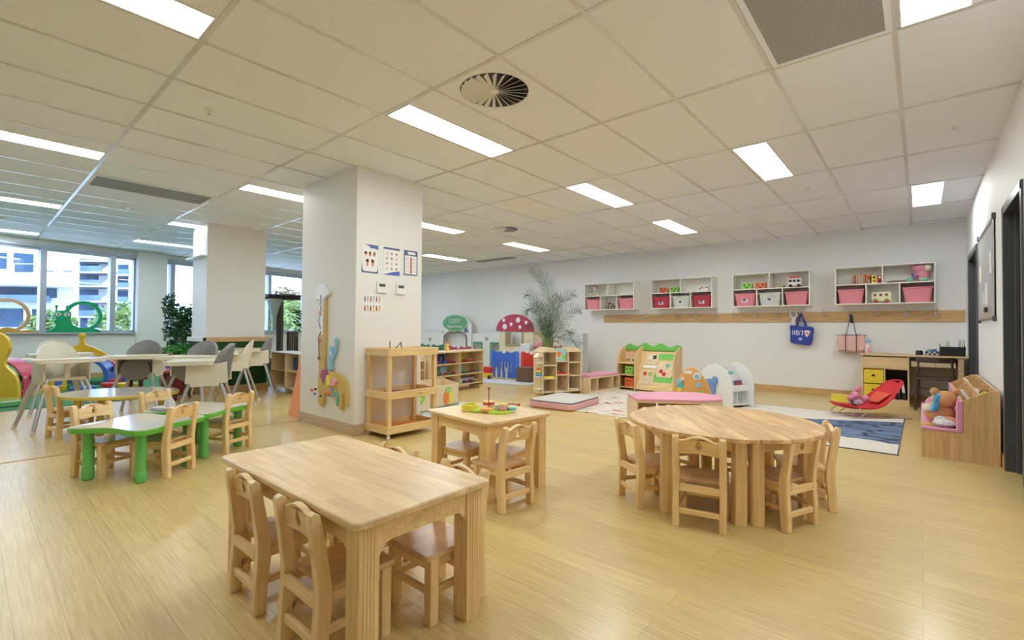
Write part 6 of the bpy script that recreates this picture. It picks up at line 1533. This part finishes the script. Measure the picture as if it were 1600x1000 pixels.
MB().box(-.004, .25, -.006, .04, .235, .262).build('pink_rim', PKP, e, bevel=.008); MB().box(.22, .262, -.008, .04, .235, .50).build('pink_arm', PKP, e, bevel=.01)
MB().box(-.004, .22, .04, 1.93, .235, .25).build('pink_seat', PKP, e, bevel=.006); MB().box(.235, .25, .04, 1.93, .25, .50).build('pink_back', PKP, e, bevel=.006)
for k, (x, y, l) in enumerate(((.31, .12, 'white paper bundle in the sloping compartment nearest the seat'), (.40, 1.45, 'stack of white leaflets in the compartment farthest from the camera'), (.41, .30, 'white leaflet sticking out beside the yellow disc'))):
    b = MB()
    for q in range(4): b.at((0, .05*q, 0), .2*q-.3, 0, R(60)).box(-.10, .04, -.04, .04, 0, .003)
    placed('leaflet', l, 'papers', b, PAPER, (x, 5.43+y, .49), 0, 'papers in the magazine unit')
e = E('yellow_disc', 'yellow round disc toy with a black edge in the magazine compartment', 'toy', (.41, 5.62, .50))
MB().at((0, 0, .04), 0, R(80)).lathe([(0, -.004), (.045, -.004), (.045, .004), (0, .004)], n=18).build('disc', LYEL, e); MB().at((0, 0, .04), 0, R(80)).tube([(.046*math.cos(a_/8*math.pi), .046*math.sin(a_/8*math.pi), 0) for a_ in range(16)], .005, 6, closed=True).build('black_edge', BLACK, e)
e = E('teddy_bear', 'tan teddy bear with a blue bow lying on the pink seat', 'teddy bear', (.12, 5.78, .252), R(200))
MB().ball((0, 0, .10), (.11, .12, .10)).build('body', FURB, e); MB().ball((-.02, .05, .22), (.09, .085, .08)).build('head', FURB, e)
for s in (-1, 1): MB().ball((s*.075-.02, .06, .29), (.035, .02, .035)).build('ear', FURB, e)
MB().ball((.0, .15, .04), (.09, .06, .045)).build('leg', FURB, e); MB().ball((-.02, -.14, .05), (.06, .09, .05)).build('leg', FURB, e)
MB().ball((.10, .05, .14), (.04, .045, .04)).build('paw', FURW, e)
MB().prism(cat([(-.09, 0), (-.05, .03), (0, .01), (.05, .03), (.09, 0), (.05, -.03), (0, -.01), (-.05, -.03)], 3), -.015, .015).build('bow', plain('bow_blue', (.05, .35, .65), .7), e).matrix_local = Matrix.Translation((.06, .10, .20)) @ Matrix.Rotation(R(70), 4, 'Y') @ Matrix.Rotation(R(20), 4, 'Z')
e = E('doll_pram', 'pink and patterned toy seat behind the teddy bear', 'toy', (.12, 6.12, .252))
MB().ball((0, 0, .11), (.10, .09, .11)).build('hood', plain('hood_pattern', (.65, .30, .42), .8, vary=.6, scale=40), e); MB().tube([(.09, -.1, .02), (.10, -.05, .18), (.09, .08, .22)], .014).build('rim_tube', PKP, e)
placed('toy_bundle', 'patterned cloth bundle on the pink seat in front of the teddy', 'cloth', MB().ball((0, 0, .035), (.08, .09, .035)).ball((-.02, .05, .05), (.05, .04, .04)), plain('cloth_pattern', (.62, .62, .60), .8, vary=.7, scale=55), (.15, 5.56, .252), 0)
placed('toy_rod', 'yellow flat rod on the pink seat', 'toy', MB().box(-.03, .10, -.012, .012, 0, .015), LYEL, (.02, 5.60, .252), R(10), bevel=.003)
# board on the door wall
e = E('notice_board', 'aluminium framed notice board hanging between the two doorways', 'notice board', (.5, 5.88, 1.20))
MB().box(-.012, 0, 0, 1.42, 0, .90).build('board_face', plain('board_grey', (.55, .56, .57), .25, coat=.4), e)
MB().shape([[(0, 0), (1.42, 0), (1.42, .90), (0, .90)], [(.025, .025), (1.395, .025), (1.395, .875), (.025, .875)]], -.022, 0, 'YZ').build('frame', STEEL, e, bevel=.002)
for y, z in ((0, 0), (0, .9), (1.42, 0), (1.42, .9)): MB().cbox((-.012, y, z), (.03, .05, .05)).build('corner_cap', DOORF, e, bevel=.004)
for k, (y, z, w, h, l) in enumerate(((.55, .14, .2, .22, 'white paper clipped low on the notice board'), (.20, .42, .14, .20, 'small sheet high on the notice board, near the closer door'), (1.15, .40, .14, .18, 'yellowish sheet on the notice board far edge'), (.85, .16, .10, .12, 'tiny card low on the notice board'))):
    placed('paper_sheet', l, 'paper', MB().box(-.003, 0, 0, w, 0, h), PAPER if k != 2 else FURW, (.4875, 5.88+y, 1.20+z), 0, 'papers on the notice board')
placed('marker_holder', 'black marker clip under the paper on the notice board', 'holder', MB().box(-.02, 0, 0, .08, 0, .05), BLACK, (.4875, 6.47, 1.27), 0, bevel=.003)
# ------------------------------------------------------------------ light and camera
w = bpy.data.worlds.new('sky'); SC.world = w; w.use_nodes = True
N, L = w.node_tree.nodes, w.node_tree.links
bg = N['Background']
tc = N.new('ShaderNodeTexCoord'); sp = N.new('ShaderNodeSeparateXYZ'); rp = N.new('ShaderNodeValToRGB')
L.new(tc.outputs['Generated'], sp.inputs[0]); L.new(sp.outputs['Z'], rp.inputs['Fac'])
e0 = rp.color_ramp.elements; e0[0].position = 0; e0[0].color = (.62, .79, 1.15, 1); e0[1].position = .7; e0[1].color = (.40, .62, 1.1, 1)
L.new(rp.outputs['Color'], bg.inputs['Color']); bg.inputs['Strength'].default_value = SKY_E
sd = bpy.data.lights.new('sun', 'SUN'); sd.energy = SUN_E; sd.angle = R(1); sd.color = (1, .96, .9)
so = bpy.data.objects.new('sun', sd); COL.objects.link(so)
so.rotation_euler = Vector((-.75, .15, -.64)).to_track_quat('-Z', 'Y').to_euler()   # sun stands on the far side, lighting the blocks opposite
cd = bpy.data.cameras.new('camera'); cam = bpy.data.objects.new('camera', cd); COL.objects.link(cam)
fw = Vector((-.65415941, .75615744, .01736073)); rt = Vector((.7563356, .6541403, .00754512)); up = Vector((.00565106, -.01806625, .99982082))
M = Matrix((( rt.x, up.x, -fw.x, 0), (rt.y, up.y, -fw.y, 0), (rt.z, up.z, -fw.z, 1.0814), (0, 0, 0, 1)))
cam.matrix_world = M
cd.sensor_width = 36; cd.sensor_fit = 'HORIZONTAL'; cd.lens = 738.61/1600*36; cd.clip_start = .02; cd.clip_end = 600
SC.camera = cam
vs = SC.view_settings
vs.view_transform = 'Standard'; vs.look = 'None'; vs.gamma = 1; vs.use_curve_mapping = False; vs.exposure = EXPO
try:
    SC.cycles.max_bounces = 8; SC.cycles.diffuse_bounces = 5; SC.cycles.transparent_max_bounces = 12; SC.cycles.sample_clamp_indirect = 6; SC.cycles.use_denoising = True
    SC.cycles.caustics_reflective = False; SC.cycles.caustics_refractive = False
except Exception: pass
